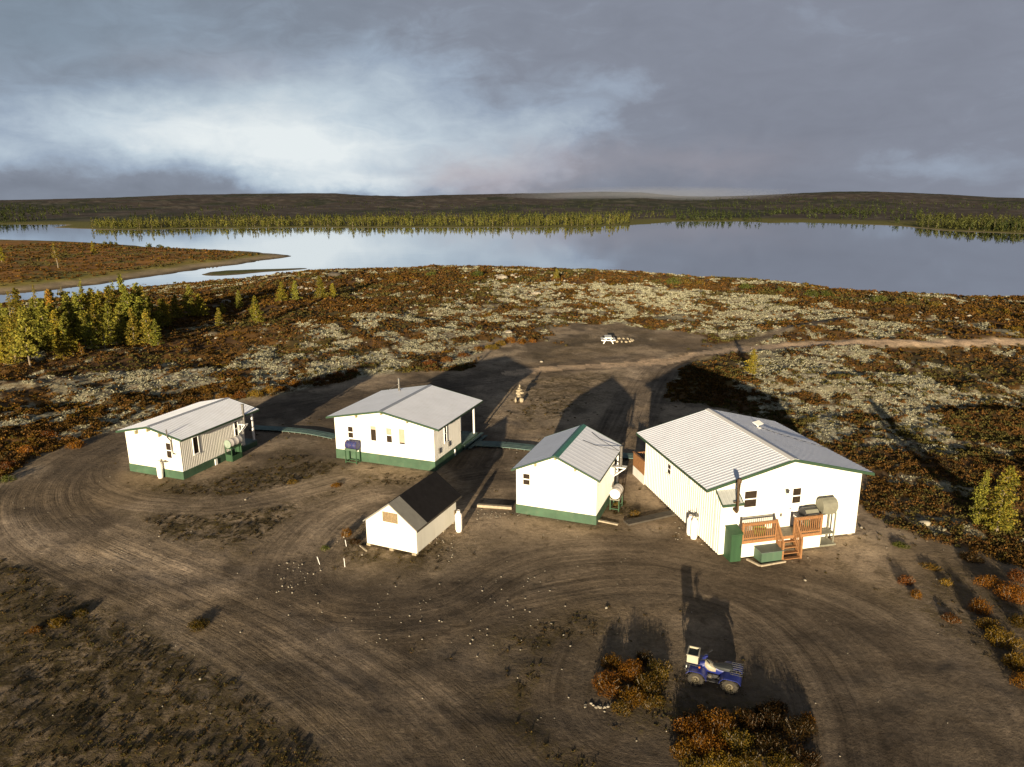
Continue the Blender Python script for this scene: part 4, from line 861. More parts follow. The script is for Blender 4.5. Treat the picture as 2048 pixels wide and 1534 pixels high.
# green locker and box in front of the porch
am = mh.rotation_euler[2]
lk = thing('storage_locker', 'tall narrow dark green locker with a sloping lid at the house corner', 'locker', W(mh, .56, -.82), am)
q = MB(); q.prism([(-.36, -.1), (.36, -.1), (.36, 1.66), (-.36, 1.44)], -.29, .29, 'x'); q.build('body', M['boxgreen'], lk)
q = MB(); q.prism([(-.40, 1.43), (.37, 1.665), (.37, 1.70), (-.40, 1.465)], -.33, .33, 'x'); q.build('lid', M['boxgreen'], lk)
q = MB(); q.box(-.27, .27, -.378, -.362, .0, 1.38); q = q.build('door', M['boxgreen'], lk); k_ = MB(); k_.box(.18, .22, -.4, -.379, .7, .85); k_.build('handle', M['dark'], q)
bx = thing('storage_box', 'low wide green chest with a darker lid between the locker and the steps', 'chest', W(mh, 2.28, -1.30), am)
q = MB(); q.box(-.6, .56, -.36, .40, -.08, .55); q.build('body', M['boxpale'], bx)
q = MB(); q.prism([(-.40, .551), (.43, .60), (.43, .635), (-.40, .585)], -.64, .60, 'x'); q.build('lid', M['boxlid'], bx)
pf = thing('timber_frame', 'bleached timber kerb lying on the sand round the green chest', 'timber', W(mh, 2.2, -1.6), am)
q = MB(); q.bar((-1.0, .45, .03), (-.72, -.28, .03), .1, .1); q.build('timber', M['bleached'], pf); q = MB(); q.bar((-.7, -.3, .03), (.72, -.2, .03), .1, .1); q.build('timber', M['bleached'], pf)
lime = thing('plastic_tub', 'lime green plastic tub on the porch behind the railing', 'tub', W(mh, 2.2, -.5, .95), am)
q = MB(); q.lathe([(.001, 0), (.2, 0), (.25, .3), (.27, .3), (.27, .33), (.23, .33), (.19, .03), (.001, .03)], 20, Matrix.Scale(1.4, 4, (1, 0, 0))); q.build('tub_shell', M['lime'], lime, True)

# barbecue
bq = thing('barbecue_grill', 'black barbecue grill with hood and side shelves on the porch', 'barbecue', W(mh, 4.93, -.5, .95), am)
q = MB(); q.prism([(-.24, .74), (.24, .74), (.26, .86), (-.27, .86)], -.42, .42, 'x'); q.build('firebox', M['black'], bq)
hd = MB(); hd.prism([(-.27, .865), (.26, .865), (.26, 1.0), (.18, 1.13), (.02, 1.17), (-.15, 1.12), (-.27, .98)], -.42, .42, 'x'); hd = hd.build('hood', M['black'], bq, bevel=.02)
tp = MB(); tp.prism([(-.275, .985), (-.155, 1.128), (-.165, 1.135), (-.285, .99)], -.36, .36, 'x'); tp.build('hood_panel', M['lightgrey'], hd)
hb = MB(); hb.tube([(-.3, -.33, .93), (.3, -.33, .93)], .014, 8); hb.build('handle', M['steel'], hd)
for s in (-1, 1): q = MB(); q.box(min(s * .43, s * .78), max(s * .43, s * .78), -.25, .25, .80, .83); q.build('side_shelf', M['black'], bq)
for sx in (-.38, .38):
    for sy in (-.2, .2): q = MB(); q.box(sx - .02, sx + .02, sy - .02, sy + .02, .0, .739); q.build('leg', M['black'], bq)
q = MB(); q.box(-.36, .36, -.2, .2, .15, .18); q.build('bottom_shelf', M['black'], bq)
bt = thing('gas_bottle', 'small dark gas bottle under the black barbecue', 'gas bottle', W(mh, 4.85, -.5, 1.131), am)
q = MB(); q.lathe([(.001, 0), (.11, 0), (.15, .05), (.15, .28), (.1, .36), (.001, .38)], 16); q.build('tank', M['boxgreen'], bt, True)
v = MB(); v.lathe([(.05, .36), (.05, .44), (.04, .44), (.04, .36)], 10); v.build('collar', M['dark'], bt, True)
sm = thing('smoker', 'weathered grey barrel smoker on tall legs right of the porch', 'smoker', W(mh, 5.98, -.42), am)
q = MB(); pf_ = [(-.32, 1.95), (-.34, 2.12), (-.29, 2.33), (-.16, 2.46), (.0, 2.51), (.16, 2.46), (.28, 2.33), (.32, 2.12), (.31, 1.95)]; q.prism(pf_, -.42, .42, 'x'); q.build('hood', M['lightgrey'], sm, bevel=.02)
q = MB(); q.prism([(-.30, 1.945), (.30, 1.945), (.22, 1.7), (-.22, 1.7)], -.40, .40, 'x'); q.build('firebox', M['lightgrey'], sm)
for sx in (-.38, .38):
    for sy in (-.24, .24): q = MB(); q.box(sx - .03, sx + .03, sy - .03, sy + .03, -.2, 1.75); q.build('leg', M['lightgrey'], sm)
q = MB(); q.box(-.42, .42, -.28, .28, .62, .66); q.build('bottom_shelf', M['lightgrey'], sm)
q = MB(); q.box(-.46, .46, -.40, .38, -.02, .10); q.build('base_slab', M['lightgrey'], sm)

# --- boardwalks, planks, stakes
def boardwalk(pts, wd, label, z=.14):
    t = thing('boardwalk', label, 'boardwalk', (*pts[0], 0)); L = smooth_line(pts, 5) if len(pts) > 2 else np.array(pts)
    L = L - L[0]
    for k in range(4):
        q = MB()
        for i in range(len(L) - 1):
            d = L[i + 1] - L[i]; d = d / np.hypot(*d); n = np.array([-d[1], d[0]]); e = (k - 1.5) * wd / 4
            a = L[i] + n * e; b_ = L[i + 1] + n * e; z0 = z + .004 * ((i * 3 + k) % 3)
            q.bar((a[0], a[1], z0), (b_[0], b_[1], z0), wd / 4 - .015, .045)
        q.build('plank', M['greenboard'], t)
    q = MB()
    for i in range(len(L)):
        d = (L[min(i + 1, len(L) - 1)] - L[max(i - 1, 0)]); d = d / np.hypot(*d); n = np.array([-d[1], d[0]]) * wd * .48
        q.bar((L[i][0] - n[0], L[i][1] - n[1], z - .08), (L[i][0] + n[0], L[i][1] + n[1], z - .08), .09, .11)
    q.build('joist', M['darkwood'], t); return t
boardwalk([tuple(U(506, 858)), tuple(U(560, 861)), tuple(U(620, 867)), tuple(U(672, 877))], .95, 'grey-green boardwalk between the leftmost and the middle cabin')
boardwalk([tuple(U(948, 890)), tuple(U(1010, 893)), tuple(U(1075, 900))], 1.15, 'green boardwalk from the steps of the middle cabin towards the green-ridge cabin')
boardwalk([tuple(U(1225, 913)), tuple(U(1280, 917))], 1.0, 'short blue-green boardwalk between the green-ridge cabin and the big house')
def plank(a, b, label, m, wd=.2, th=.1, name='timber_beam', cat='timber'):
    ax, ay, az = G(*a); bx_, by_, bz = G(*b); t = thing(name, label, cat, (ax, ay, az)); q = MB(); q.bar((0, 0, th / 2), (bx_ - ax, by_ - ay, bz - az + th / 2), wd, th); q.build('beam', M[m], t); return t
plank((955, 1013), (1024, 1018), 'pale timber beam on the sand left of the green-ridge cabin', 'bleached', .22, .16)
plank((1197, 1042), (1236, 1050), 'pale broken board on the grass by the corner of the green-ridge cabin', 'bleached', .16, .08)
plank((1252, 1048), (1352, 1026), 'long low dark strip leading to the ribbed wall of the big house', 'darkwood', .55, .10)  # flat dark bar laid along a dark band on the ground
plank((720, 1092), (733, 1103), 'small leaning board at the front left corner of the shed', 'bleached', .07, .06)
for i, ((px, py), tilt, lb) in enumerate((((640, 1129), (-.06, .02), 'leftmost white marker stake with a stone at its foot, left of the shed'), ((690, 1134), (-.01, .0), 'tallest white marker stake in the grass left of the shed'), ((693, 1093), (-.03, .03), 'short white marker stake behind the other two, by the orange bush'))):
    x, y, z = G(px, py); t = thing('marker_stake', lb, 'stake', (x, y, z)); h = (.42, .5, .36)[i]
    q = MB(); q.bar((0, 0, -.05), (tilt[0] * 2, tilt[1] * 2, h * .9), .022); q.build('stake', M['whitetrim'], t)
    q = MB(); q.tube([(tilt[0] * 2, tilt[1] * 2, h * .9), (tilt[0] * 2.2, tilt[1] * 2.2, h)], [.014, .003], 6); q.build('tip', M['whitetrim'], t)

# --- picnic table
x, y, z = G(1216, 685)
pt = thing('picnic_table', 'white picnic table on the bare ground near the lake', 'picnic table', (x, y, z), R_(-4))
def boards(mb, x0, x1, y0, y1, z0, z1, n):
    for i in range(n): a = y0 + (y1 - y0) * i / n; mb.box(x0, x1, a + .006, a + (y1 - y0) / n - .006, z0, z1)
def boardsx(mb, x0, x1, y0, y1, z0, z1, n):
    for i in range(n): a = x0 + (x1 - x0) * i / n; mb.box(a + .006, a + (x1 - x0) / n - .006, y0, y1, z0, z1)
q = MB(); boardsx(q, -.42, .42, -.9, .9, .72, .77, 5); q.build('tabletop', M['whitetrim'], pt)
for s in (-1, 1): q = MB(); boardsx(q, s * .72 - .14, s * .72 + .14, -.9, .9, .42, .465, 2); q.build('seat', M['whitetrim'], pt)
for sy in (-.65, .65):
    for s in (-1, 1): q = MB(); q.bar((s * .18, sy, .70), (s * .62, sy, -.1), .09, .05, (0, 1, 0)); q.build('leg', M['whitetrim'], pt)
    q = MB(); q.box(-.84, .84, sy + .03, sy + .07, .33, .415); q.build('crossbar', M['whitetrim'], pt)

# --- stones
def rock_mesh(seed, n=2, flat=.7, rough=.3):
    import bmesh
    bm = bmesh.new(); bmesh.ops.create_icosphere(bm, subdivisions=n, radius=1); V = np.array([v.co[:] for v in bm.verts]); Fc = np.array([[v.index for v in f.verts] for f in bm.faces]); bm.free()
    rs = np.random.RandomState(seed)
    for _ in range(9):
        d = rs.normal(size=3); d /= np.linalg.norm(d); k = rs.uniform(.55, .95); h = V @ d; V = V - np.outer(np.maximum(h - k, 0), d)
    V = V * (1 + (fbm(V[:, 0] * 3 + seed, V[:, 1] * 3 + V[:, 2] * 2, 1.5, 3, seed) - .5)[:, None] * rough); V[:, 2] *= flat; return V, Fc
ROCKS = [rock_mesh(s) for s in range(6)]; ROCKS1 = [rock_mesh(s + 20, 1) for s in range(6)]
cx, cy, cz = G(1039, 804)
ca = thing('stone_cairn', 'tall pale stone cairn standing on short legs beside the track', 'cairn', (cx, cy, cz), 0)
def stone(parent, x, y, z, sx, sy, sz, seed, rz=0.):
    V, Fc = ROCKS[seed % 6]; V = V * np.array([sx, sy, sz / .7]); c, s = math.cos(rz), math.sin(rz); V = np.stack([V[:, 0] * c - V[:, 1] * s + x, V[:, 0] * s + V[:, 1] * c + y, V[:, 2] + z], 1)
    return link('stone', np_mesh('stone', V, Fc, M['stone']), parent)
for a in ((-.32, 0, .22, .13, .2, .32, 0), (.18, -.03, .2, .24, .22, .3, 1), (.0, 0, .60, .44, .26, .14, 2), (-.08, 0, .80, .3, .24, .16, 3), (.16, 0, .84, .3, .24, .13, 4), (-.1, .02, 1.02, .24, .2, .12, 5), (.08, 0, 1.12, .26, .2, .08, 1), (0, 0, 1.26, .2, .17, .09, 2), (.03, 0, 1.46, .09, .09, .16, 3)):
    stone(ca, a[0], a[1], a[2], a[3], a[4], a[5], a[6], a[6] * .7)
fx, fy, fz = G(1243, 682)
fr = thing('fire_ring', 'ring of pale stones on the ground right of the picnic table', 'fire ring', (fx, fy, fz))
rng = np.random.RandomState(4)
for k in range(15):
    a = 2 * math.pi * k / 15; stone(fr, 1.15 * math.cos(a) * 1.2, 1.1 * math.sin(a), .12, rng.uniform(.16, .26), rng.uniform(.16, .24), rng.uniform(.13, .2), k, k)

# --- quad bike, with its own frame x forward, y left
def build_quad():
    t = thing('quad_bike', 'blue quad bike with a white side panel, parked facing left in the foreground', 'quad bike', (7.40, 23.05, 0), R_(158))
    b = MB(); b.loft([(-.76, .13, .54, .64, .6), (-.5, .15, .44, .66, .6), (-.2, .13, .40, .66, .6), (.1, .12, .40, .76, .6), (.36, .13, .44, .82, .6), (.6, .13, .52, .74, .6), (.80, .09, .56, .66, .6)], 14); b.build('body', M['blue'], t, True)
    def fender(x0, r, a0, a1, name, flat):
        q = MB(); n = 12; P = []
        for i in range(n + 1):
            a = R_(a0 + (a1 - a0) * i / n); P.append((x0 + math.cos(a) * r, .27 + min(math.sin(a) * r, flat)))
        for s in (-1, 1):
            ya, yb = (.12, .56) if s > 0 else (-.56, -.12); vs = []
            for (x, z) in P: vs += [(x, ya if s > 0 else yb, z + .03), (x, yb if s > 0 else ya, z), (x, ya if s > 0 else yb, z + .005), (x, yb if s > 0 else ya, z - .025)]
            fs = []
            for i in range(n): k = 4 * i; fs += [(k, k + 1, k + 5, k + 4), (k + 2, k + 6, k + 7, k + 3), (k + 1, k + 3, k + 7, k + 5), (k, k + 4, k + 6, k + 2)]
            fs += [(0, 2, 3, 1), (4 * n, 4 * n + 1, 4 * n + 3, 4 * n + 2)]; q.add(vs, fs)
        q.build(name, M['blue'], t, True)
    fender(.62, .41, 34, 168, 'front_fender', .37); fender(-.62, .42, 12, 150, 'rear_fender', .36)
    q = MB(); q.loft([(-.66, .12, .66, .74, .6), (-.56, .20, .65, .82, .6), (-.34, .20, .64, .82, .6), (-.12, .14, .64, .77, .6), (.04, .10, .66, .78, .6)], 12); q.build('seat', M['seat'], t, True)
    q = MB(); q.loft([(-.06, .15, .50, .68, .7), (.08, .175, .48, .76, .7), (.22, .17, .50, .83, .7), (.34, .13, .6, .85, .7)], 12); q.build('tank_panel', M['tank'], t, True)
    q = MB(); q.box(-.25, .3, -.14, .14, .2, .4); q.lathe([(.001, 0), (.1, 0), (.1, .06), (.001, .07)], 14, Matrix.Translation((.12, .15, .34)) @ Matrix.Rotation(-math.pi / 2, 4, 'X')); q.bar((-.4, .3, .25), (.35, .3, .25), .14, .03); q.bar((-.4, -.3, .25), (.35, -.3, .25), .14, .03); q.build('engine', M['dark'], t)
    q = MB(); q.lathe([(.001, 0), (.055, 0), (.055, .03), (.001, .035)], 12, Matrix.Translation((.12, .215, .36)) @ Matrix.Rotation(-math.pi / 2, 4, 'X')); q.build('engine_cap', M['rimm'], t, True)
    hbar = MB(); hbar.tube([(.36, 0, .78), (.30, 0, 1.0)], .03, 8); hbar.tube([(.18, .38, 1.03), (.28, .22, 1.03), (.31, 0, 1.0), (.28, -.22, 1.03), (.18, -.38, 1.03)], .014, 8); hb_ = hbar.build('handlebar', M['black'], t, True)
    for s in (-1, 1): g_ = MB(); g_.tube([(.24, s * .29, 1.03), (.15, s * .42, 1.03)], .024, 8); g_.build('grip', M['black'], hb_, True)
    q = MB(); q.loft([(.26, .07, .98, 1.08, .7), (.36, .12, .92, 1.06, .7), (.44, .08, .88, .98, .7)], 10); q.build('headlight_pod', M['blue'], t, True)
    def rack(name, x0, x1, z, wd):
        q = MB(); q.tube([(x0, -wd, z), (x1, -wd * .95, z), (x1, wd * .95, z), (x0, wd, z), (x0, -wd, z)], .013, 7, cap=False)
        n = 6
        for i in range(1, n): yy = -wd + 2 * wd * i / n; q.tube([(x0, yy, z), (x1, yy, z)], .01, 6)
        for xx in (x0 + .08, x1 - .08):
            for s in (-1, 1): q.tube([(xx, s * wd * .7, z), (xx, s * wd * .7, z - .12)], .01, 6)
        q.build(name, M['dark'], t, True)
    rack('rear_rack', -1.0, -.58, .745, .38); rack('front_rack', .56, .98, .765, .38)
    for s in (-1, 1):
        q = MB(); q.lathe([(.001, 0), (.05, 0), (.055, -.03), (.001, -.04)], 12, Matrix.Translation((.99, s * .3, .62)) @ Matrix.Rotation(math.pi / 2, 4, 'Y')); q.build('headlight', M['lens'], t, True)
    q = MB(); q.lathe([(.001, -.03), (.035, -.02), (.035, .02), (.001, .03)], 10, Matrix.Translation((.50, .40, .76))); q.build('indicator', M['amber'], t, True)
    q = MB(); q.tube([(.92, -.33, .36), (1.02, -.3, .52), (1.02, .3, .52), (.92, .33, .36)], .018, 8); q.tube([(1.0, -.2, .3), (1.02, -.2, .68), (1.02, .2, .68), (1.0, .2, .3)], .014, 8); q.build('bumper', M['black'], t, True)
    for sx in (.60, -.60):
        for s in (-1, 1):
            Mx = Matrix.Translation((sx, s * .43, .285)) @ Matrix.Rotation(-s * math.pi / 2, 4, 'X')
            q = MB(); q.lathe([(.15, -.10), (.22, -.115), (.27, -.10), (.292, -.05), (.295, 0), (.292, .05), (.27, .10), (.22, .115), (.15, .10), (.15, -.10)], 26, Mx)
            for k in range(22):
                a = 2 * math.pi * k / 22; Mk = Mx @ Matrix.Rotation(a, 4, 'Z'); q.box(.283, .31, -.02, .02, -.10 if k % 2 else -.01, .01 if k % 2 else .10, Mk)
            wl = q.build('wheel', M['tyre'], t, True)
            q = MB(); q.lathe([(.001, .03), (.05, .06), (.055, .085), (.06, .04), (.13, .03), (.15, .10), (.155, .105), (.152, .0), (.001, .0)], 20, Mx); q.build('rim', M['rimm'], wl, True)
        q = MB(); q.tube([(sx, -.36, .285), (sx, .36, .285)], .03, 8); q.tube([(sx, .1, .32), (sx - .05, .22, .62)], .03, 8); q.tube([(sx, -.1, .32), (sx - .05, -.22, .62)], .03, 8); q.build('axle', M['dark'], t)
    cr = thing('crate', 'open cream crate sitting on the front rack of the quad bike', 'crate', (7.40 + .78 * math.cos(R_(158)), 23.05 + .78 * math.sin(R_(158)), .78), R_(158))
    q = MB(); a, b_, h, th = .20, .28, .33, .02
    for (x0, x1, y0, y1) in ((-a, a, -b_, -b_ + th), (-a, a, b_ - th, b_), (-a, -a + th, -b_ + th, b_ - th), (a - th, a, -b_ + th, b_ - th)): q.box(x0, x1, y0, y1, 0, h)
    q.box(-a + th, a - th, -b_ + th, b_ - th, 0, .03)
    for (x0, x1, y0, y1) in ((-a - .02, a + .02, -b_ - .02, -b_), (-a - .02, a + .02, b_, b_ + .02), (-a - .02, -a, -b_, b_), (a, a + .02, -b_, b_)): q.box(x0, x1, y0, y1, h - .035, h)
    q.build('crate_shell', M['crate'], cr)
    q = MB(); q.box(-a + th, a - th, -b_ + th, b_ - th, .03, h * .6); q.build('contents', M['cratein'], cr)
build_quad()
# ================================================================== vegetation and loose stones
def rot_rand(rs, n):
    q = rs.normal(size=(n, 4)); q /= np.linalg.norm(q, axis=1)[:, None]; w, x, y, z = q.T
    return np.stack([np.stack([1 - 2 * (y * y + z * z), 2 * (x * y - z * w), 2 * (x * z + y * w)], -1), np.stack([2 * (x * y + z * w), 1 - 2 * (x * x + z * z), 2 * (y * z - x * w)], -1), np.stack([2 * (x * z - y * w), 2 * (y * z + x * w), 1 - 2 * (x * x + y * y)], -1)], 1)
TRI = np.array([[-.5, -.35, 0], [.5, -.35, 0], [0, .65, 0]])
def cards(C, size, col, rs, flat=0.0, stretch=1.0):
    """one leaf-sized triangle at each centre"""
    n = len(C); Rm = rot_rand(rs, n); T = TRI * np.array([1, stretch, 1]); V = np.einsum('nij,kj->nki', Rm, T)
    if flat: V[:, :, 2] *= (1 - flat)
    V = V * np.asarray(size).reshape(-1, 1, 1) + C[:, None, :]
    return V.reshape(-1, 3), np.arange(3 * n).reshape(-1, 3), np.repeat(col, 3, 0)
def pick(rs, pal, n):
    P = np.array(pal)[rs.randint(0, len(pal), n)]; return P * rs.uniform(.7, 1.3, (n, 1))

# --- larches and other small trees, unit height
def tree_mesh(seed, kind, ncards, csize, nwh=22, wmax=.24, low=.08, bare=0.0, tip=None):
    rs = np.random.RandomState(seed)
    pal = {'green': [(.19, .195, .035), (.25, .24, .04), (.15, .155, .03), (.29, .26, .042)], 'yellow': [(.30, .25, .03), (.24, .21, .03), (.36, .27, .035), (.18, .17, .028)],
           'orange': [(.30, .17, .03), (.24, .15, .03), (.18, .14, .03), (.28, .13, .028)], 'dark': [(.045, .06, .02), (.035, .05, .016), (.06, .075, .022)], 'mix': [(.18, .17, .028), (.26, .22, .032), (.14, .14, .026), (.30, .22, .035)]}[kind]
    C = []; S = []; br = []; lean = rs.uniform(-.04, .04, 2)
    tx = lambda t: np.array([lean[0] * t + .012 * math.sin(t * 7 + seed), lean[1] * t + .012 * math.cos(t * 6 + seed)])
    per = ncards // (nwh * 5)
    for i in range(nwh):
        t = low + (0.985 - low) * (i / (nwh - 1)) ** .92
        Rr = wmax * (1 - t) ** .72 * rs.uniform(.55, 1.15) * (0.55 + .45 * min(1, (t - low) / .15 + .4)) + .012
        for j in range(rs.randint(4, 7)):
            if rs.rand() < bare: continue
            a = rs.uniform(0, 2 * math.pi); rr = Rr * rs.uniform(.6, 1.2); z0 = t + rs.uniform(-.015, .015); c = tx(t); up = rs.uniform(-.02, .06)
            tipz = z0 + up - .10 * rr / .24 * rs.uniform(.2, 1); br.append((c[0], c[1], z0, c[0] + rr * math.cos(a), c[1] + rr * math.sin(a), tipz))
            k = max(2, int(per * (0.35 + rr / wmax * 1.3))); s = rs.uniform(.12, 1.03, k) ** .8
            w = .018 + .03 * (1 - np.abs(s - .5)) * rr / wmax
            p = np.stack([c[0] + rr * s * math.cos(a) + rs.normal(0, 1, k) * w * .8, c[1] + rr * s * math.sin(a) + rs.normal(0, 1, k) * w * .8, z0 + (tipz - z0) * s + rs.normal(-.004, 1, k) * w * .45], 1)
            C.append(p); S.append(np.full(k, rs.uniform(.8, 1.2)))
    C = np.vstack(C); S = np.concatenate(S) * csize * rs.uniform(.6, 1.3, len(C)); col = pick(rs, pal, len(C))
    if tip: m = (C[:, 2] > .62) & (rs.rand(len(C)) < .7); col[m] = np.array(tip) * rs.uniform(.8, 1.2, (m.sum(), 1))
    V, Fc, cc = cards(C, S, col, rs, stretch=1.2)
    crown = np_mesh('crown', V, Fc, M['leaf'], {'col': cc})
    tb = MB(); P = [(*tx(t), t * 1.0) for t in np.linspace(-.03, .97, 7)]; tb.tube(P, [.017 * (1 - .85 * k / 6) for k in range(7)], 6)
    for b in br[::2]: 
        if abs(b[3] - b[0]) + abs(b[4] - b[1]) > .05: tb.tube([(b[0], b[1], b[2]), (b[3], b[4], b[5])], [.004, .0015], 3, cap=False)
    me = bpy.data.meshes.new('trunk'); me.from_pydata(tb.v, [], tb.f); me.materials.append(M['bark']); me.update()
    return crown, me
TV = {'green': [tree_mesh(1, 'green', 2600, .030), tree_mesh(2, 'green', 2400, .030, wmax=.20), tree_mesh(3, 'mix', 2600, .030, wmax=.26)],
      'yellow': [tree_mesh(4, 'yellow', 2600, .030, wmax=.27), tree_mesh(5, 'yellow', 2400, .032, wmax=.30), tree_mesh(6, 'mix', 2400, .030, wmax=.22)],
      'tip': [tree_mesh(7, 'mix', 2400, .030, wmax=.18, tip=(.36, .19, .03))], 'thin': [tree_mesh(8, 'mix', 900, .028, wmax=.15, low=.35, bare=.35), tree_mesh(9, 'green', 700, .026, wmax=.12, low=.45, bare=.3)],
      'orange': [tree_mesh(10, 'orange', 900, .05, nwh=12, wmax=.34)], 'leafy': [tree_mesh(11, 'green', 3200, .034, nwh=20, wmax=.36, low=.22, bare=.1)], 'near': [tree_mesh(12, 'mix', 5200, .022, nwh=26, wmax=.27, low=.05), tree_mesh(13, 'green', 3600, .022, nwh=22, wmax=.22, low=.06)],
      'bare': [tree_mesh(14, 'green', 300, .02, wmax=.2, low=.3, bare=.3)]}
def put_tree(px, py, hpx, kind, label, group=None, name='larch_tree', wide=1.0, k=[0]):
    k[0] += 1; x, y, z = G(px, py); d = math.hypot(x, y) * math.cos(0) ; zc = y * math.cos(PITCH) + (CAM_H - z) * math.sin(PITCH)
    h = hpx / F_PX * zc / math.cos(math.atan2(CAM_H - z, d)) ; vs = TV[kind]; cr_, tr_ = vs[k[0] % len(vs)]
    t = thing(name, label, 'tree', (x, y, z), k[0] * 2.4, group); t.scale = (h * wide, h * wide, h)
    link('crown', cr_, t); link('trunk', tr_, t); return t
FG = 'larches of the grove by the river on the left'; FL = 'green larch in the dense grove between the river and the lichen slope'; FY = 'yellow-green larch in the dense grove between the river and the lichen slope'
grove_g = [(20, 688, 82), (45, 672, 105), (78, 686, 100), (95, 702, 118), (112, 690, 96), (150, 682, 108), (165, 668, 95), (195, 672, 108), (60, 700, 100), (140, 650, 75), (230, 668, 110), (262, 668, 112), (285, 652, 98), (300, 688, 80), (275, 660, 86), (10, 660, 60), (112, 655, 85), (185, 700, 80), (222, 690, 95), (30, 715, 95), (170, 692, 78), (245, 690, 96), (205, 640, 60), (316, 692, 60), (100, 668, 70), (8, 700, 90), (133, 700, 66), (290, 672, 90), (327, 655, 68), (308, 662, 78)]
grove_y = [(8, 728, 62), (32, 728, 92), (128, 716, 68), (120, 700, 88), (270, 690, 82), (180, 662, 88), (212, 662, 92), (292, 640, 78), (0, 716, 80), (148, 712, 60), (200, 690, 92), (256, 660, 88)]
for a in grove_g: put_tree(a[0], a[1], a[2] * .84, 'green', FL, FG, wide=1.3)
for a in grove_y: put_tree(a[0], a[1], a[2] * .84, 'yellow', FY, FG, wide=1.25)
put_tree(60, 732, 112, 'leafy', 'broad leafy tree with a bare pale trunk at the lower edge of the grove', name='birch_tree')
put_tree(216, 664, 66, 'tip', 'larch with a golden-orange top in the middle of the grove'); put_tree(112, 665, 82, 'tip', 'larch with an orange tip near the left side of the grove')
put_tree(211, 697, 78, 'thin', 'slim larch with a bare lower trunk at the front edge of the grove')
put_tree(240, 660, 92, 'thin', 'very thin tall larch rising bare above the grove'); put_tree(258, 664, 108, 'green', 'tallest larch of the grove, its top against the river', wide=.85)
put_tree(170, 640, 76, 'thin', 'tall larch behind the grove with its top across the river'); put_tree(72, 622, 52, 'thin', 'small thin larch on the near river bank, left of the bare tree'); put_tree(95, 622, 40, 'thin', 'smallest thin larch on the near river bank')
put_tree(22, 640, 56, 'thin', 'thin larch on the near river bank at the far left'); put_tree(126, 598, 30, 'bare', 'grey bare tree on the near river bank', name='bare_tree')
put_tree(164, 712, 26, 'orange', 'small orange shrubby tree at the front edge of the grove', name='small_birch', wide=1.3)
ED = 'larches scattered right of the grove'
for (px, py, h, kd, lb) in ((334, 648, 44, 'yellow', 'narrow yellow larch at the right end of the grove'), (355, 636, 40, 'green', 'small dark green larch right of the grove, beside the big green one'), (382, 638, 54, 'green', 'largest green larch of the loose row right of the grove'), (404, 634, 40, 'yellow', 'yellow larch at the right of the loose row beside the grove'), (441, 653, 32, 'yellow', 'short bright yellow larch on its own right of the loose row'),
                        (446, 628, 20, 'yellow', 'tiny larch just behind the short yellow one'), (478, 620, 30, 'green', 'small pale green larch alone on the heath'), (515, 645, 45, 'yellow', 'cone-shaped bright yellow larch standing alone on the orange heath'), (563, 601, 34, 'yellow', 'yellow larch, left of the pair by the pale rocks'),
                        (591, 601, 34, 'green', 'greener larch, right of the pair by the pale rocks'), (641, 599, 40, 'green', 'tallest green larch near the lake shore beside a small one'), (666, 596, 26, 'yellow', 'small larch right beside the tall green shore larch'), (598, 558, 16, 'thin', 'tiny pale tree at the water edge near the low island'),
                        (1113, 559, 19, 'green', 'small dark spruce on the lake shore brow in the middle'), (1156, 560, 10, 'thin', 'tiny sapling on the shore brow right of the small spruce'), (1503, 748, 42, 'yellow', 'small pale yellow larch beside the sandy road right of the middle'),
                        (1113 + 460, 563, 9, 'thin', 'tiny bush-like sapling on the brow right of the middle')): put_tree(px, py, h * 1.12, kd, lb, ED, wide=1.45)
put_tree(1992, 1062, 128, 'near', 'bushy yellow larch at the right edge beyond the big house', wide=1.1); put_tree(1955, 1046, 100, 'near', 'darker green larch behind the bushy yellow one at the right edge')
def PZ(px, py): x, y = U(px, py, WZ + 1.2); return px, py
put_tree(116, 536, 50, 'thin', 'tall thin larch in the middle of the orange peninsula', wide=1.2); put_tree(188, 507, 24, 'yellow', 'short yellow larch on the orange peninsula', wide=1.1); put_tree(4, 524, 36, 'yellow', 'yellow larch on the peninsula at the left edge')

# --- bushes
BIGP = ('bushes of the patch left of the quad bike', 'bushes of the patch below the quad bike', 'dark bushes below the quad bike')
def bush_parts(seed, R, H, n, cs, pal, lob=5, stems=10):
    rs = np.random.RandomState(seed); Ls = [(0, 0, R * .75, H)] + [(rs.uniform(-.55, .55) * R, rs.uniform(-.55, .55) * R, R * rs.uniform(.35, .6), H * rs.uniform(.6, 1.0)) for _ in range(lob)]
    C = []; cl = []
    for i, (a, b, r, h) in enumerate(Ls):
        k = int(n * r * r / sum(q[2] ** 2 for q in Ls)); d = rs.normal(size=(k, 3)); d /= np.linalg.norm(d, axis=1)[:, None]; d[:, 2] = np.abs(d[:, 2]); rad = rs.uniform(.25, 1, k) ** .45 * (1 + .18 * np.sin(d[:, 0] * 7 + i) * np.cos(d[:, 1] * 8))
        C.append(np.stack([a + d[:, 0] * r * rad, b + d[:, 1] * r * rad, d[:, 2] * h * rad * .95 + .03], 1)); cl.append(pick(rs, pal, k) * rs.uniform(.75, 1.25))
    C = np.vstack(C); cl = np.vstack(cl); return cards(C, cs * rs.uniform(.6, 1.4, len(C)), cl, rs, stretch=1.3) + (Ls,)
OR_ = [(.30, .135, .016), (.24, .10, .014), (.34, .17, .02), (.17, .075, .014), (.11, .06, .015)]; YE = [(.30, .19, .025), (.24, .15, .022), (.34, .20, .03), (.16, .12, .02)]; RE = [(.20, .075, .018), (.15, .055, .016), (.25, .10, .02), (.10, .05, .016)]
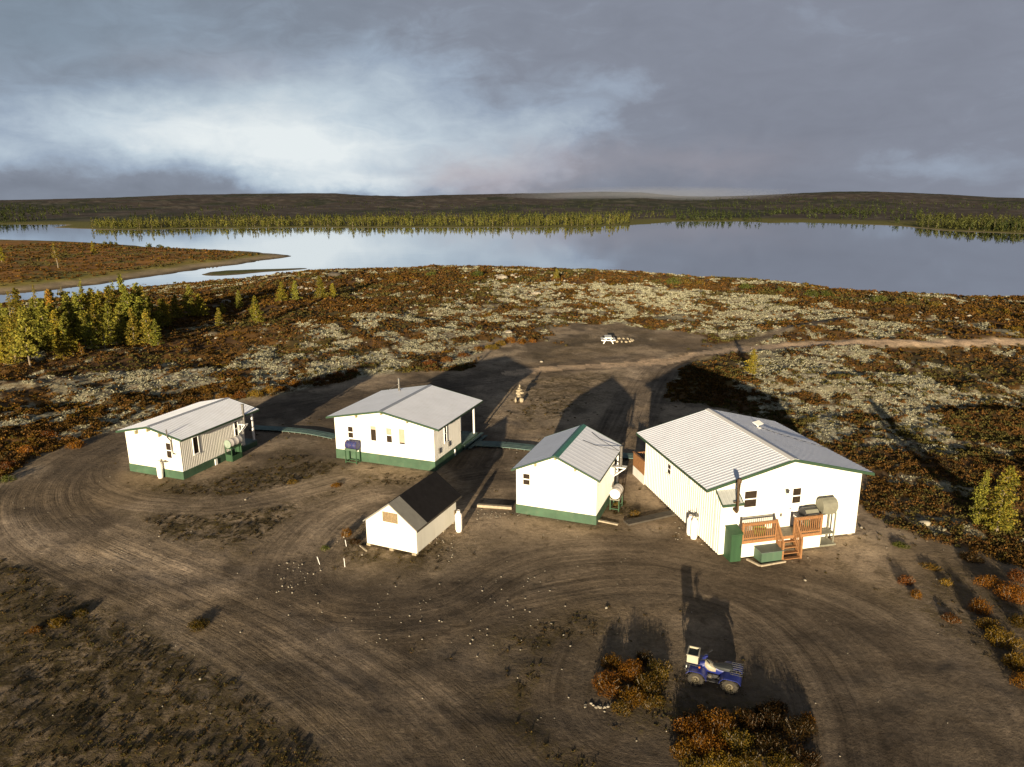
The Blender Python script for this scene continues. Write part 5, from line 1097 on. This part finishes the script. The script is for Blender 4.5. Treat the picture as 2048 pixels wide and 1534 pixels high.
DK = [(.05, .033, .014), (.075, .042, .015), (.04, .034, .016), (.11, .055, .016)]; GR = [(.10, .12, .025), (.14, .15, .03), (.07, .085, .02)]; OG = [(.20, .12, .02), (.12, .09, .02), (.24, .14, .022), (.08, .07, .02)]
def bush(px, py, R, H, pal, label, group=None, seed=[100], dens=1.0):
    if group in BIGP: R *= 1.3; H = H * (1.0 if py < 1435 and px > 1350 else 1.45)
    seed[0] += 1; x, y, z = G(px, py); d = math.hypot(x, y); pal = [tuple(np.array(c) * (.62 if d < 34 else .85)) for c in pal]; cs = max(.03, d * .0009); n = int(min(12000, 2.3 * dens * R * (R + 2 * H) / (cs * cs)))  # leaf colours dimmed near the camera to stand in for foreground shade
    V, Fc, cc, Ls = bush_parts(seed[0], R, H, n, cs, pal)
    t = thing('dwarf_birch_bush', label, 'bush', (x, y, z - .03), seed[0] * 1.7, group)
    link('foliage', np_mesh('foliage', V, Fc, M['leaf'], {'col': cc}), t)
    s = MB(); rs = np.random.RandomState(seed[0])
    for (a, b, r, h) in Ls:
        for _ in range(4): q = rs.uniform(-.7, .7, 2) * r; s.tube([(a, b, -.05), (a + q[0], b + q[1], h * .8)], [.012, .005], 4, cap=False)
    me = bpy.data.meshes.new('stems'); me.from_pydata(s.v, [], s.f); me.materials.append(M['bark']); me.update(); link('stems', me, t); return t
g1 = 'bushes of the patch left of the quad bike'; l1 = 'rust-orange bush in the round patch left of the quad bike'
for a in ((1215, 1372, .55, .42, OR_), (1262, 1352, .62, .45, OR_), (1225, 1330, .45, .32, OR_), (1300, 1375, .55, .4, OG), (1262, 1400, .5, .34, OR_), (1315, 1345, .42, .36, OG), (1290, 1322, .36, .3, DK), (1240, 1420, .35, .22, OG), (1310, 1405, .40, .22, OG)): bush(*a, l1, g1)
g2 = 'bushes of the patch below the quad bike'; l2 = 'orange-brown bush in the wide patch in front of the quad bike'
for a in ((1390, 1470, .55, .42, OR_), (1440, 1455, .6, .45, OR_), (1420, 1500, .6, .4, OR_), (1475, 1490, .5, .4, OG), (1370, 1505, .45, .3, OR_), (1440, 1532, .6, .3, YE), (1385, 1535, .45, .25, OG), (1410, 1445, .36, .34, OR_), (1480, 1440, .36, .3, OR_), (1490, 1530, .5, .25, OG)): bush(*a, l2, g2)
g3 = 'dark bushes below the quad bike'; l3 = 'dark brown bush right of the orange patch in front of the quad bike'
for a in ((1540, 1440, .6, .42, DK), (1590, 1470, .6, .4, DK), (1545, 1495, .6, .36, DK), (1500, 1455, .5, .4, DK), (1600, 1520, .5, .3, DK), (1615, 1445, .3, .26, OR_), (1555, 1418, .4, .3, DK), (1560, 1535, .55, .25, OG), (1525, 1425, .3, .25, DK), (1378, 1440, .3, .25, DK)): bush(*a, l3, g3)
for a in ((1812, 1165, .42, .4, RE, 'dark red bush nearest the big house on the right bank'), (1832, 1192, .36, .34, OR_, 'small orange-red bush just in front of the dark red one'), (1893, 1166, .36, .26, YE, 'low yellow bush on the sandy bank right of the red one'),
          (1962, 1222, .62, .55, OR_, 'large round orange bush on the right bank'), (1902, 1240, .40, .30, RE, 'pale reddish low bush left of the large round orange one'), (2005, 1285, .72, .6, YE, 'big golden bush at the right edge'), (2035, 1330, .6, .55, YE, 'lower golden bush at the right edge, in front of the big one'),
          (2040, 1250, .6, .5, OG, 'olive-brown bush behind the golden ones at the right edge'), (1985, 1172, .7, .5, OR_, 'wide rust bush behind the large round orange one'), (2040, 1160, .7, .5, RE, 'dark rust bush at the right edge below the larches'), (2030, 1195, .9, .6, OR_, 'wide orange bush at the right edge between the rust one and the golden ones'), (2046, 1370, .6, .5, OR_, 'orange bush lowest on the right edge'), (1975, 1255, .5, .45, YE, 'yellow bush left of the big golden one'), (1945, 1120, .7, .35, DK, 'low dark bush under the larches'), (1860, 1135, .5, .2, OG, 'low olive bush behind the yellow one on the bank'), (1800, 1092, .5, .22, GR, 'low yellow-green bush behind the red one near the house'),
          (155, 893, .8, .55, OR_, 'lone orange bush in front of the heath left of the leftmost cabin'), (52, 905, .75, .6, OR_, 'orange-brown bush near the left edge'), (12, 938, .7, .6, RE, 'rust-red bush at the left edge'), (18, 962, .5, .4, GR, 'small green bush at the left edge under the rust-red one'), (100, 872, .7, .5, RE, 'reddish bush behind the lone orange one'),
          (692, 1070, .4, .4, OR_, 'small orange bush by the stakes left of the shed'), (650, 1098, .28, .2, GR, 'tiny green bush left of the stakes'), (710, 1085, .35, .22, DK, 'low dark bush beside the shed wall'),
          (118, 1245, .55, .25, YE, 'low golden patch bush in the dark moss on the left'), (160, 1230, .4, .22, OG, 'olive bush right of the low golden one in the moss'), (400, 1250, .6, .22, OG, 'olive-yellow low bush at the edge of the sandy track'), (70, 1262, .35, .2, OR_, 'small orange bush left of the low golden one'),
          (585, 965, .45, .18, OG, 'flat olive bush between the leftmost and the middle cabin'), (672, 972, .45, .2, OR_, 'flat rust bush in front of the middle cabin'), (1270, 1030, .4, .28, OG, 'olive bush between the green-ridge cabin and the big house'), (1232, 1012, .3, .25, OG, 'olive tuft under the drum of the green-ridge cabin')): bush(*a)
g4 = 'bright bushes along the track behind the cabins'; l4 = 'bright yellow-orange bush on the heath edge behind the leftmost cabin'
for a in ((508, 792, .9, .6, YE), (535, 785, .9, .6, YE), (560, 782, .8, .5, OR_), (590, 770, .8, .6, OR_), (615, 768, .8, .5, YE), (480, 795, .9, .6, RE), (640, 760, .8, .5, RE), (675, 752, .8, .5, RE), (450, 795, .8, .5, OR_), (705, 745, .8, .5, RE)): bush(*a, l4 if a[4] is YE else 'rust-orange bush on the heath edge behind the leftmost cabin', g4)
g5 = 'bright bushes left of the bare picnic ground'
for a in ((1000, 690, 1.0, .6, YE), (1020, 684, 1.0, .7, OR_), (980, 697, 1.0, .6, YE), (1045, 686, .9, .6, OR_), (960, 700, .9, .5, OR_), (1065, 684, .8, .5, OR_), (925, 712, .9, .5, RE), (895, 722, .9, .5, RE), (860, 728, .9, .5, RE), (830, 730, .9, .5, DK)): bush(*a, 'golden bush beside the bare ground left of the picnic table' if a[4] is YE else ('orange bush beside the bare ground left of the picnic table' if a[4] is OR_ else 'dark rust bush along the track behind the middle cabin'), g5)
g6 = 'willow bushes on the brow above the lake'
for a in ((862, 550, 1.6, 1.2, GR), (955, 552, 1.8, 1.3, GR), (985, 553, 1.4, 1.1, OG), (1345, 566, 1.8, 1.4, GR), (1372, 567, 1.3, 1.0, OG), (1490, 577, 1.6, 1.2, GR), (1560, 583, 1.1, .9, GR), (1625, 589, 1.6, 1.2, GR), (1655, 591, 1.5, 1.2, GR), (1758, 603, 1.5, 1.2, GR), (1800, 606, 1.2, .9, OG), (1400, 568, 1.2, .8, OG), (790, 552, 1.3, .8, OG), (1870, 610, 1.2, .7, OG)): bush(*a, 'yellow-green willow bush on the brow above the lake' if a[4] is GR else 'olive-brown willow bush on the brow above the lake', g6)
g7 = 'dark bushes on the far rim of the peninsula'
for a in ((209, 489, 1.6, 2.0, GR), (222, 489, 1.5, 2.2, GR), (232, 490, 1.3, 1.8, GR), (297, 494, 1.8, 2.2, GR), (318, 494, 2.2, 1.4, GR), (336, 495, 1.8, 1.2, GR)): bush(*a, 'green bush on the far rim of the orange peninsula', g7)

# --- heath: the countless low shrubs of the tundra, one object
def scatter(n, rmin, rmax, amax, seed, pw=1.0):
    rs = np.random.RandomState(seed); r = (rmin ** pw + (rmax ** pw - rmin ** pw) * rs.rand(n)) ** (1 / pw); a = np.radians(rs.uniform(-amax, amax, n)); return r * np.sin(a), r * np.cos(a), rs
def heath_mesh():
    Vs = []; Fs = []; Cs = []; base = 0
    BRN = np.array([(.07, .042, .020), (.055, .034, .016), (.09, .052, .022), (.045, .03, .015), (.06, .045, .02)])
    pals = [np.array(OR_) * .36 + BRN * .35, np.array(RE) * .35 + BRN[:4] * .35, np.array(DK) * 1.05, np.array(OR_) * .24 + BRN * .4, np.array(OG) * .55, np.array([(.12, .058, .02), (.09, .045, .017), (.15, .07, .02)]), np.array([(.075, .065, .022), (.10, .075, .022), (.055, .048, .018)])]
    jobs = [(26000, 34, 75, 42, 7, 30, 1.0), (52000, 70, 225, 42, 8, 13, 1.0), (9000, 190, 440, 44, 9, 9, 1.0)]
    for (n, r0, r1, am, sd_, k, pw) in jobs:
        x, y, rs = scatter(n, r0, r1, am, sd_, pw)
        if r0 > 150: x = -np.abs(x)
        f = fields(x, y)
        ok = ((f['heath'] > .35) & (rs.rand(n) < .95) & (f['which'] == 0) & (f['dn'] > 1.5) | (f['which'] == 1) & (f['dp'] > 11)) & (f['h'] > WZ + .3)
        ok |= (f['which'] == 0) & (f['dy'] < -1) & (f['rk'] < .1) & (rs.rand(n) < .12)
        x, y, z, r = x[ok], y[ok], f['h'][ok], f['r'][ok]; m = len(x); tone = fbm(x, y, 11, 3, 61); pi_ = np.clip(((tone - .30) / .4 * 5.2 + rs.normal(0, 1.1, m)).astype(int), 0, 6)
        order = np.array([6, 5, 2, 3, 5, 0, 4]); pi_ = order[pi_]
        R = rs.uniform(.15, .38, m) * (1 + .5 * (r > 110)); H = R * rs.uniform(.45, .75, m)
        d = rs.normal(size=(m, k, 3)); d /= np.linalg.norm(d, axis=2)[:, :, None]; d[:, :, 2] = np.abs(d[:, :, 2]); rad = rs.uniform(.3, 1, (m, k, 1)) ** .5
        C = d * rad; C[:, :, 0] *= R[:, None]; C[:, :, 1] *= R[:, None]; C[:, :, 2] *= H[:, None]; C += np.stack([x, y, z], 1)[:, None, :]
        cs = (np.maximum(.055, r * .0013) * 1.45)[:, None] * rs.uniform(.6, 1.4, (m, k))
        P = np.stack(pals_fix(pals)); col = P[pi_][np.arange(m)[:, None], rs.randint(0, P.shape[1], (m, k))] * rs.uniform(.7, 1.3, (m, k, 1)) * rs.uniform(.8, 1.2, (m, 1, 1))
        V, Fc, cc = cards(C.reshape(-1, 3), cs.reshape(-1), col.reshape(-1, 3), rs); Vs.append(V); Fs.append(Fc + base); Cs.append(cc); base += len(V)
    o = link('heath_shrubs', np_mesh('heath_shrubs', np.vstack(Vs), np.vstack(Fs), M['heath'], {'col': np.vstack(Cs)}))
    tag(o, 'countless low rust and brown heath shrubs covering the tundra', 'heath', kind='stuff')
def pals_fix(pals): return [np.array([p[i % len(p)] for i in range(5)]) for p in pals]
heath_mesh()
def lichen_mesh():
    x, y, rs = scatter(170000, 34, 200, 42, 19, 1.25); f = fields(x, y)
    ok = (f['which'] == 0) & (f['dn'] > 5) & (f['dy'] < -.3) & (f['rk'] < .2) & (f['heath'] < .5) & (fbm(x, y, 1.6, 3, 120) + .25 * (rs.rand(len(x)) - .5) > .40) & (fbm(x, y, 16, 3, 98) > .30)
    x, y, z, r = x[ok], y[ok], f['h'][ok], f['r'][ok]; m = len(x); k = 9
    R = rs.uniform(.10, .30, m) * (1 + .5 * (r > 100)); d = rs.normal(size=(m, k, 3)); d /= np.linalg.norm(d, axis=2)[:, :, None]; d[:, :, 2] = np.abs(d[:, :, 2]) * .35; C = d * rs.uniform(.2, 1, (m, k, 1)) * R[:, None, None] + np.stack([x, y, z], 1)[:, None, :]
    cs = (np.maximum(.05, r * .0014) * 1.2)[:, None] * rs.uniform(.6, 1.4, (m, k)); P = np.array([(.31, .29, .20), (.26, .24, .165), (.37, .35, .25), (.19, .175, .115)])
    col = P[rs.randint(0, 4, (m, k))] * rs.uniform(.75, 1.2, (m, k, 1)); V, Fc, cc = cards(C.reshape(-1, 3), cs.reshape(-1), col.reshape(-1, 3), rs)
    tag(link('lichen_mounds', np_mesh('lichen_mounds', V, Fc, M['heath'], {'col': cc})), 'pale cream reindeer lichen mounds between the heath shrubs', 'lichen', kind='stuff')
lichen_mesh()

# --- low tufts of moss and grass in the yard
def tuft_mesh():
    x, y, rs = scatter(26000, 17, 62, 42, 17, 1.2); f = fields(x, y)
    ok = (f['dy'] > -1) & ((f['moss'] * rs.uniform(.3, 1, len(x)) > .46) | (rs.rand(len(x)) < .03)) & (f['rk'] < .6)
    for b in (c1, c2, c3, mh, sh):
        ww, ll = {c1.name: (4.6, 7), c2.name: (7.7, 7), c3.name: (4.7, 5.8), mh.name: (8.2, 9), sh.name: (3, 4.3)}[b.name]; a = b.rotation_euler[2]; dx, dy_ = x - b.location[0], y - b.location[1]
        lx, ly = dx * math.cos(a) + dy_ * math.sin(a), -dx * math.sin(a) + dy_ * math.cos(a); ok &= ~((lx > -.15) & (lx < ww + .15) & (ly > -.12) & (ly < ll + .1))
    x, y, z, r = x[ok], y[ok], f['h'][ok], f['r'][ok]; m = len(x); k = 14; tone = fbm(x, y, 3.5, 3, 62)
    P = .8 * np.array([[(.045, .034, .016), (.06, .045, .02), (.035, .032, .014), (.075, .05, .022), (.05, .04, .03)], [(.09, .07, .022), (.12, .085, .025), (.06, .05, .02), (.07, .062, .018), (.10, .06, .02)], [(.09, .065, .022), (.075, .065, .02), (.11, .075, .024), (.06, .055, .018), (.085, .05, .018)]])
    pi_ = np.clip(((tone - .36) / .28 * 3 + rs.normal(0, .5, m)).astype(int), 0, 2)
    R = rs.uniform(.05, .17, m); C = rs.normal(size=(m, k, 3)) * .5; C[:, :, 2] = np.abs(C[:, :, 2]) * .3; C *= R[:, None, None]; C += np.stack([x, y, z], 1)[:, None, :]
    cs = (np.maximum(.035, r * .0010) * 1.3)[:, None] * rs.uniform(.6, 1.4, (m, k)); col = P[pi_][np.arange(m)[:, None], rs.randint(0, 5, (m, k))] * rs.uniform(.7, 1.3, (m, k, 1))
    V, Fc, cc = cards(C.reshape(-1, 3), cs.reshape(-1), col.reshape(-1, 3), rs, stretch=1.1)
    tag(link('grass_tufts', np_mesh('grass_tufts', V, Fc, M['heath'], {'col': cc})), 'low brown and olive moss and grass tufts in the yard', 'grass', kind='stuff')
tuft_mesh()

# --- stones
def pebbles():
    Vs = []; Fs = []; base = 0
    groups = [(300, 17, 60, 38, 3, .015, .045), (10, 20, 45, 32, 5, .05, .09)]
    def addr(x, y, z, s, rs):
        nonlocal base
        V, Fc = ROCKS1[rs.randint(6)]; a = rs.uniform(0, 6.3); V = V * s * rs.uniform(.7, 1.3, 3); V = np.stack([V[:, 0] * math.cos(a) - V[:, 1] * math.sin(a) + x, V[:, 0] * math.sin(a) + V[:, 1] * math.cos(a) + y, V[:, 2] + z + s * .15], 1); Vs.append(V); Fs.append(Fc + base); base += len(V)
    for (n, r0, r1, am, sd_, s0, s1) in groups:
        x, y, rs = scatter(n, r0, r1, am, sd_, 1.4); f = fields(x, y)
        for i in range(n):
            if f['dy'][i] > 0: addr(x[i], y[i], f['h'][i], rs.uniform(s0, s1), rs)
    rs = np.random.RandomState(6)
    for (px, py, sx, sy, n, s0, s1) in ((850, 1240, 200, 90, 45, .02, .05), (590, 1150, 60, 60, 36, .02, .06), (990, 1030, 60, 14, 40, .02, .05), (1390, 1060, 50, 40, 40, .02, .06), (1200, 1412, 40, 8, 18, .04, .08), (1010, 1210, 120, 100, 30, .02, .05), (890, 1090, 40, 30, 20, .02, .05)):
        for _ in range(n): p = U(px + rs.normal() * sx * .5, py + rs.normal() * sy * .5); addr(p[0], p[1], ground_z(*p), rs.uniform(s0, s1), rs)
    # pale boulder field on the knoll and along the shore
    P = []
    for (px, py, sx, sy, n, s0, s1) in ((1060, 585, 150, 22, 90, .15, .5), (1180, 615, 260, 40, 60, .12, .4), (620, 580, 60, 10, 40, .2, .55), (1010, 562, 40, 5, 16, .3, .8), (1900, 640, 150, 30, 30, .12, .4), (1450, 650, 300, 40, 50, .08, .25), (700, 690, 300, 60, 40, .08, .22), (1690, 1060, 60, 20, 16, .05, .14)):
        for _ in range(n): P.append((px + rs.normal() * sx * .5, py + rs.normal() * sy * .5, s0 + (s1 - s0) * rs.rand() ** 2))
    XY = np.array([U(a, b, -.2) for a, b, _ in P]); Z = zs(XY)
    for (p, z, q) in zip(XY, Z, P):
        if z > WZ + .4: addr(p[0], p[1], z, q[2], rs)
    tag(link('scattered_stones', np_mesh('scattered_stones', np.vstack(Vs), np.vstack(Fs), M['stonep'])), 'pale pebbles and stones strewn over sand and lichen', 'stones', kind='stuff')
pebbles()
for (px, py, s, lb) in ((1073, 590, .9, 'pale boulder lying on the lichen in the middle of the knoll'), (452, 604, .8, 'pale flat boulder behind the yellow larches on the heath'), (1004, 558, 1.2, 'largest pale boulder on the crest of the knoll'), (673, 553, 1.6, 'dark rounded boulder at the water edge near the low island'), (1850, 1048, .28, 'reddish stones on the bank right of the big house'), (1018, 665, .5, 'pale stone on the lichen above the golden bushes'), (1697, 1068, .14, 'pale stone at the right front foot of the big house')):
    x, y, z = G(px, py); V, Fc = ROCKS[int(px) % 6]; t = link('boulder', np_mesh('boulder', V * np.array([s * 1.2, s, s * .7]), Fc, M['darkwood' if 'dark ' in lb else 'stonep'], smooth=False), None, (x, y, z + s * .2)); tag(t, lb, 'boulder')

# --- the far shore
def lowtree(seed, pal, k=46, w=.2, cs=.11):
    rs = np.random.RandomState(seed); t = rs.uniform(.08, 1, k) ** .9; a = rs.uniform(0, 6.3, k); rr = w * (1 - t) ** .7 * rs.uniform(.2, 1.1, k) + .01
    C = np.stack([rr * np.cos(a), rr * np.sin(a), t * .97], 1); return cards(C, cs * rs.uniform(.6, 1.3, k) * (1.15 - .6 * t), pick(rs, pal, k), rs, stretch=1.3)
FARP = {'y': [(.115, .11, .026), (.085, .09, .022), (.15, .13, .028), (.06, .065, .02)], 'd': [(.035, .045, .016), (.05, .055, .018), (.028, .036, .014)], 'm': [(.06, .066, .02), (.045, .052, .018), (.08, .08, .022)]}
FARV = {k: [np_mesh('crown', *lowtree(200 + i * 7 + ord(k), v, 60)[:2], M['leaf'], {'col': lowtree(200 + i * 7 + ord(k), v, 60)[2]}) for i in range(4)] for k, v in FARP.items()}
tkm = MB(); tkm.tube([(0, 0, -.05), (0, 0, .9)], [.018, .003], 5); _tk = bpy.data.meshes.new('trunk'); _tk.from_pydata(tkm.v, [], tkm.f); _tk.materials.append(M['bark']); _tk.update()
def far_points(rows, n, seed, back):
    """points along the far shoreline, pushed inland"""
    rs = np.random.RandomState(seed); out = []
    for _ in range(n):
        px = rs.uniform(*rows)
        sy = np.interp(px, FARX, FARY); x, y = U(px, sy, WZ); r = math.hypot(x, y); r2 = r + back[0] + (back[1] - back[0]) * rs.rand() ** 1.5; out.append((x * r2 / r, y * r2 / r))
    return np.array(out), rs
FARX = [-1600, -700, -100, 60, 160, 220, 300, 380, 450, 600, 850, 1150, 1230, 1300, 1345, 1480, 1540, 1600, 1700, 1780, 1840, 1900, 1970, 2048, 2300, 3300]; FARY = [436, 444, 449, 449.5, 456.5, 460, 460, 457, 457, 455.5, 455.5, 455, 452, 448, 443.5, 443, 446, 445, 448, 451, 457, 462, 465, 468, 478, 520]
L1 = 'yellow-green larch in the long line of trees on the far shore'; L2 = 'dim green larch in the wood on the far right shore'
for (rows, n, seed, back, kk, h0, h1, lb, gp) in (((185, 1240), 165, 31, (16, 60), 'y', 3, 10, L1, 'larches in line along the far shore'), ((1835, 2060), 30, 32, (14, 70), 'm', 4, 8, L2, 'larches on the far right shore')):
    P, rs = far_points(rows, n, seed, back); Z = zs(P)
    for (p, z) in zip(P, Z):
        h = h0 + (h1 - h0) * rs.rand() ** 1.5; t = thing('larch_tree', lb, 'tree', (p[0], p[1], z), rs.uniform(0, 6), gp); t.scale = (h * 1.0, h * 1.0, h)
        link('crown', FARV[kk][rs.randint(4)], t); link('trunk', _tk, t)
def woods():
    rs = np.random.RandomState(77); Vs = []; Fs = []; Cs = []; base = 0
    protos = {k: [lowtree(300 + i, v, 26, .22, .16) for i in range(5)] for k, v in FARP.items()}
    sets = [((190, 1260), 1500, (15, 130), 'y', 2.5, 6.5), ((190, 1260), 500, (80, 220), 'm', 3, 8), ((-300, 560), 1500, (150, 900), 'd', 4, 9), ((-300, 200), 500, (20, 300), 'd', 4, 9), ((1330, 2200), 900, (12, 350), 'd', 3, 7.5), ((1330, 2300), 1600, (200, 1200), 'd', 3, 8), ((1830, 2300), 700, (14, 200), 'm', 3, 7), ((500, 1350), 900, (250, 1100), 'd', 2, 6), ((100, 1350), 1400, (100, 420), 'm', 2, 5)]
    for (rows, n, back, kk, h0, h1) in sets:
        P, r2 = far_points(rows, n, n + int(back[1]), back); Z = zs(P); cl = fbm(P[:, 0], P[:, 1], 110, 3, 88)
        for p, z, c in zip(P, Z, cl):
            if back[1] > 240 and c < .5: continue
            if z < WZ + .2: continue
            V, Fc, cc = protos[kk][r2.randint(5)]; h = r2.uniform(h0, h1); Vs.append(V * np.array([h, h, h]) + np.array([p[0], p[1], z])); Fs.append(Fc + base); Cs.append(cc * r2.uniform(.7, 1.3)); base += len(V)
    tag(link('far_woods', np_mesh('far_woods', np.vstack(Vs), np.vstack(Fs), M['heath'], {'col': np.vstack(Cs)})), 'far-off woods of larch and spruce behind the lake', 'woods', kind='stuff')
woods()
# ------------------------------------------------------------------ low mist lying on the far ridge, right of the middle
def mist():
    m = bpy.data.materials.new('mist'); m.use_nodes = True; t = NT(m.node_tree); t.n.clear()
    out = t.node('ShaderNodeOutputMaterial'); v = t.node('ShaderNodeVolumePrincipled'); v.inputs['Color'].default_value = (0.42, 0.45, 0.52, 1)
    tc = t.node('ShaderNodeTexCoord'); ln = t.node('ShaderNodeVectorMath', operation='LENGTH'); t.l.new(tc.outputs['Object'], ln.inputs[0])
    nz, _ = t.noise(tc.outputs['Object'], 3.0, 4, 0.6)
    t.put(v.inputs['Density'], t.m('MULTIPLY', t.rng(t.m('ADD', ln.outputs['Value'], t.m('MULTIPLY', t.m('SUBTRACT', nz, .5), .5)), 1.0, 0.2, 0.0, 1.0), 0.0022)); t.l.new(v.outputs[0], out.inputs['Volume'])
    b = MB(); b.lathe([(math.sin(math.pi * k / 12) + 1e-4, -math.cos(math.pi * k / 12)) for k in range(13)], 24); o = b.build('mist', m); tag(o, 'low mist bank lying over the ridge right of the middle', 'mist', kind='stuff')
    o.location = (360, 1950, 20); o.scale = (420, 330, 24)
mist()
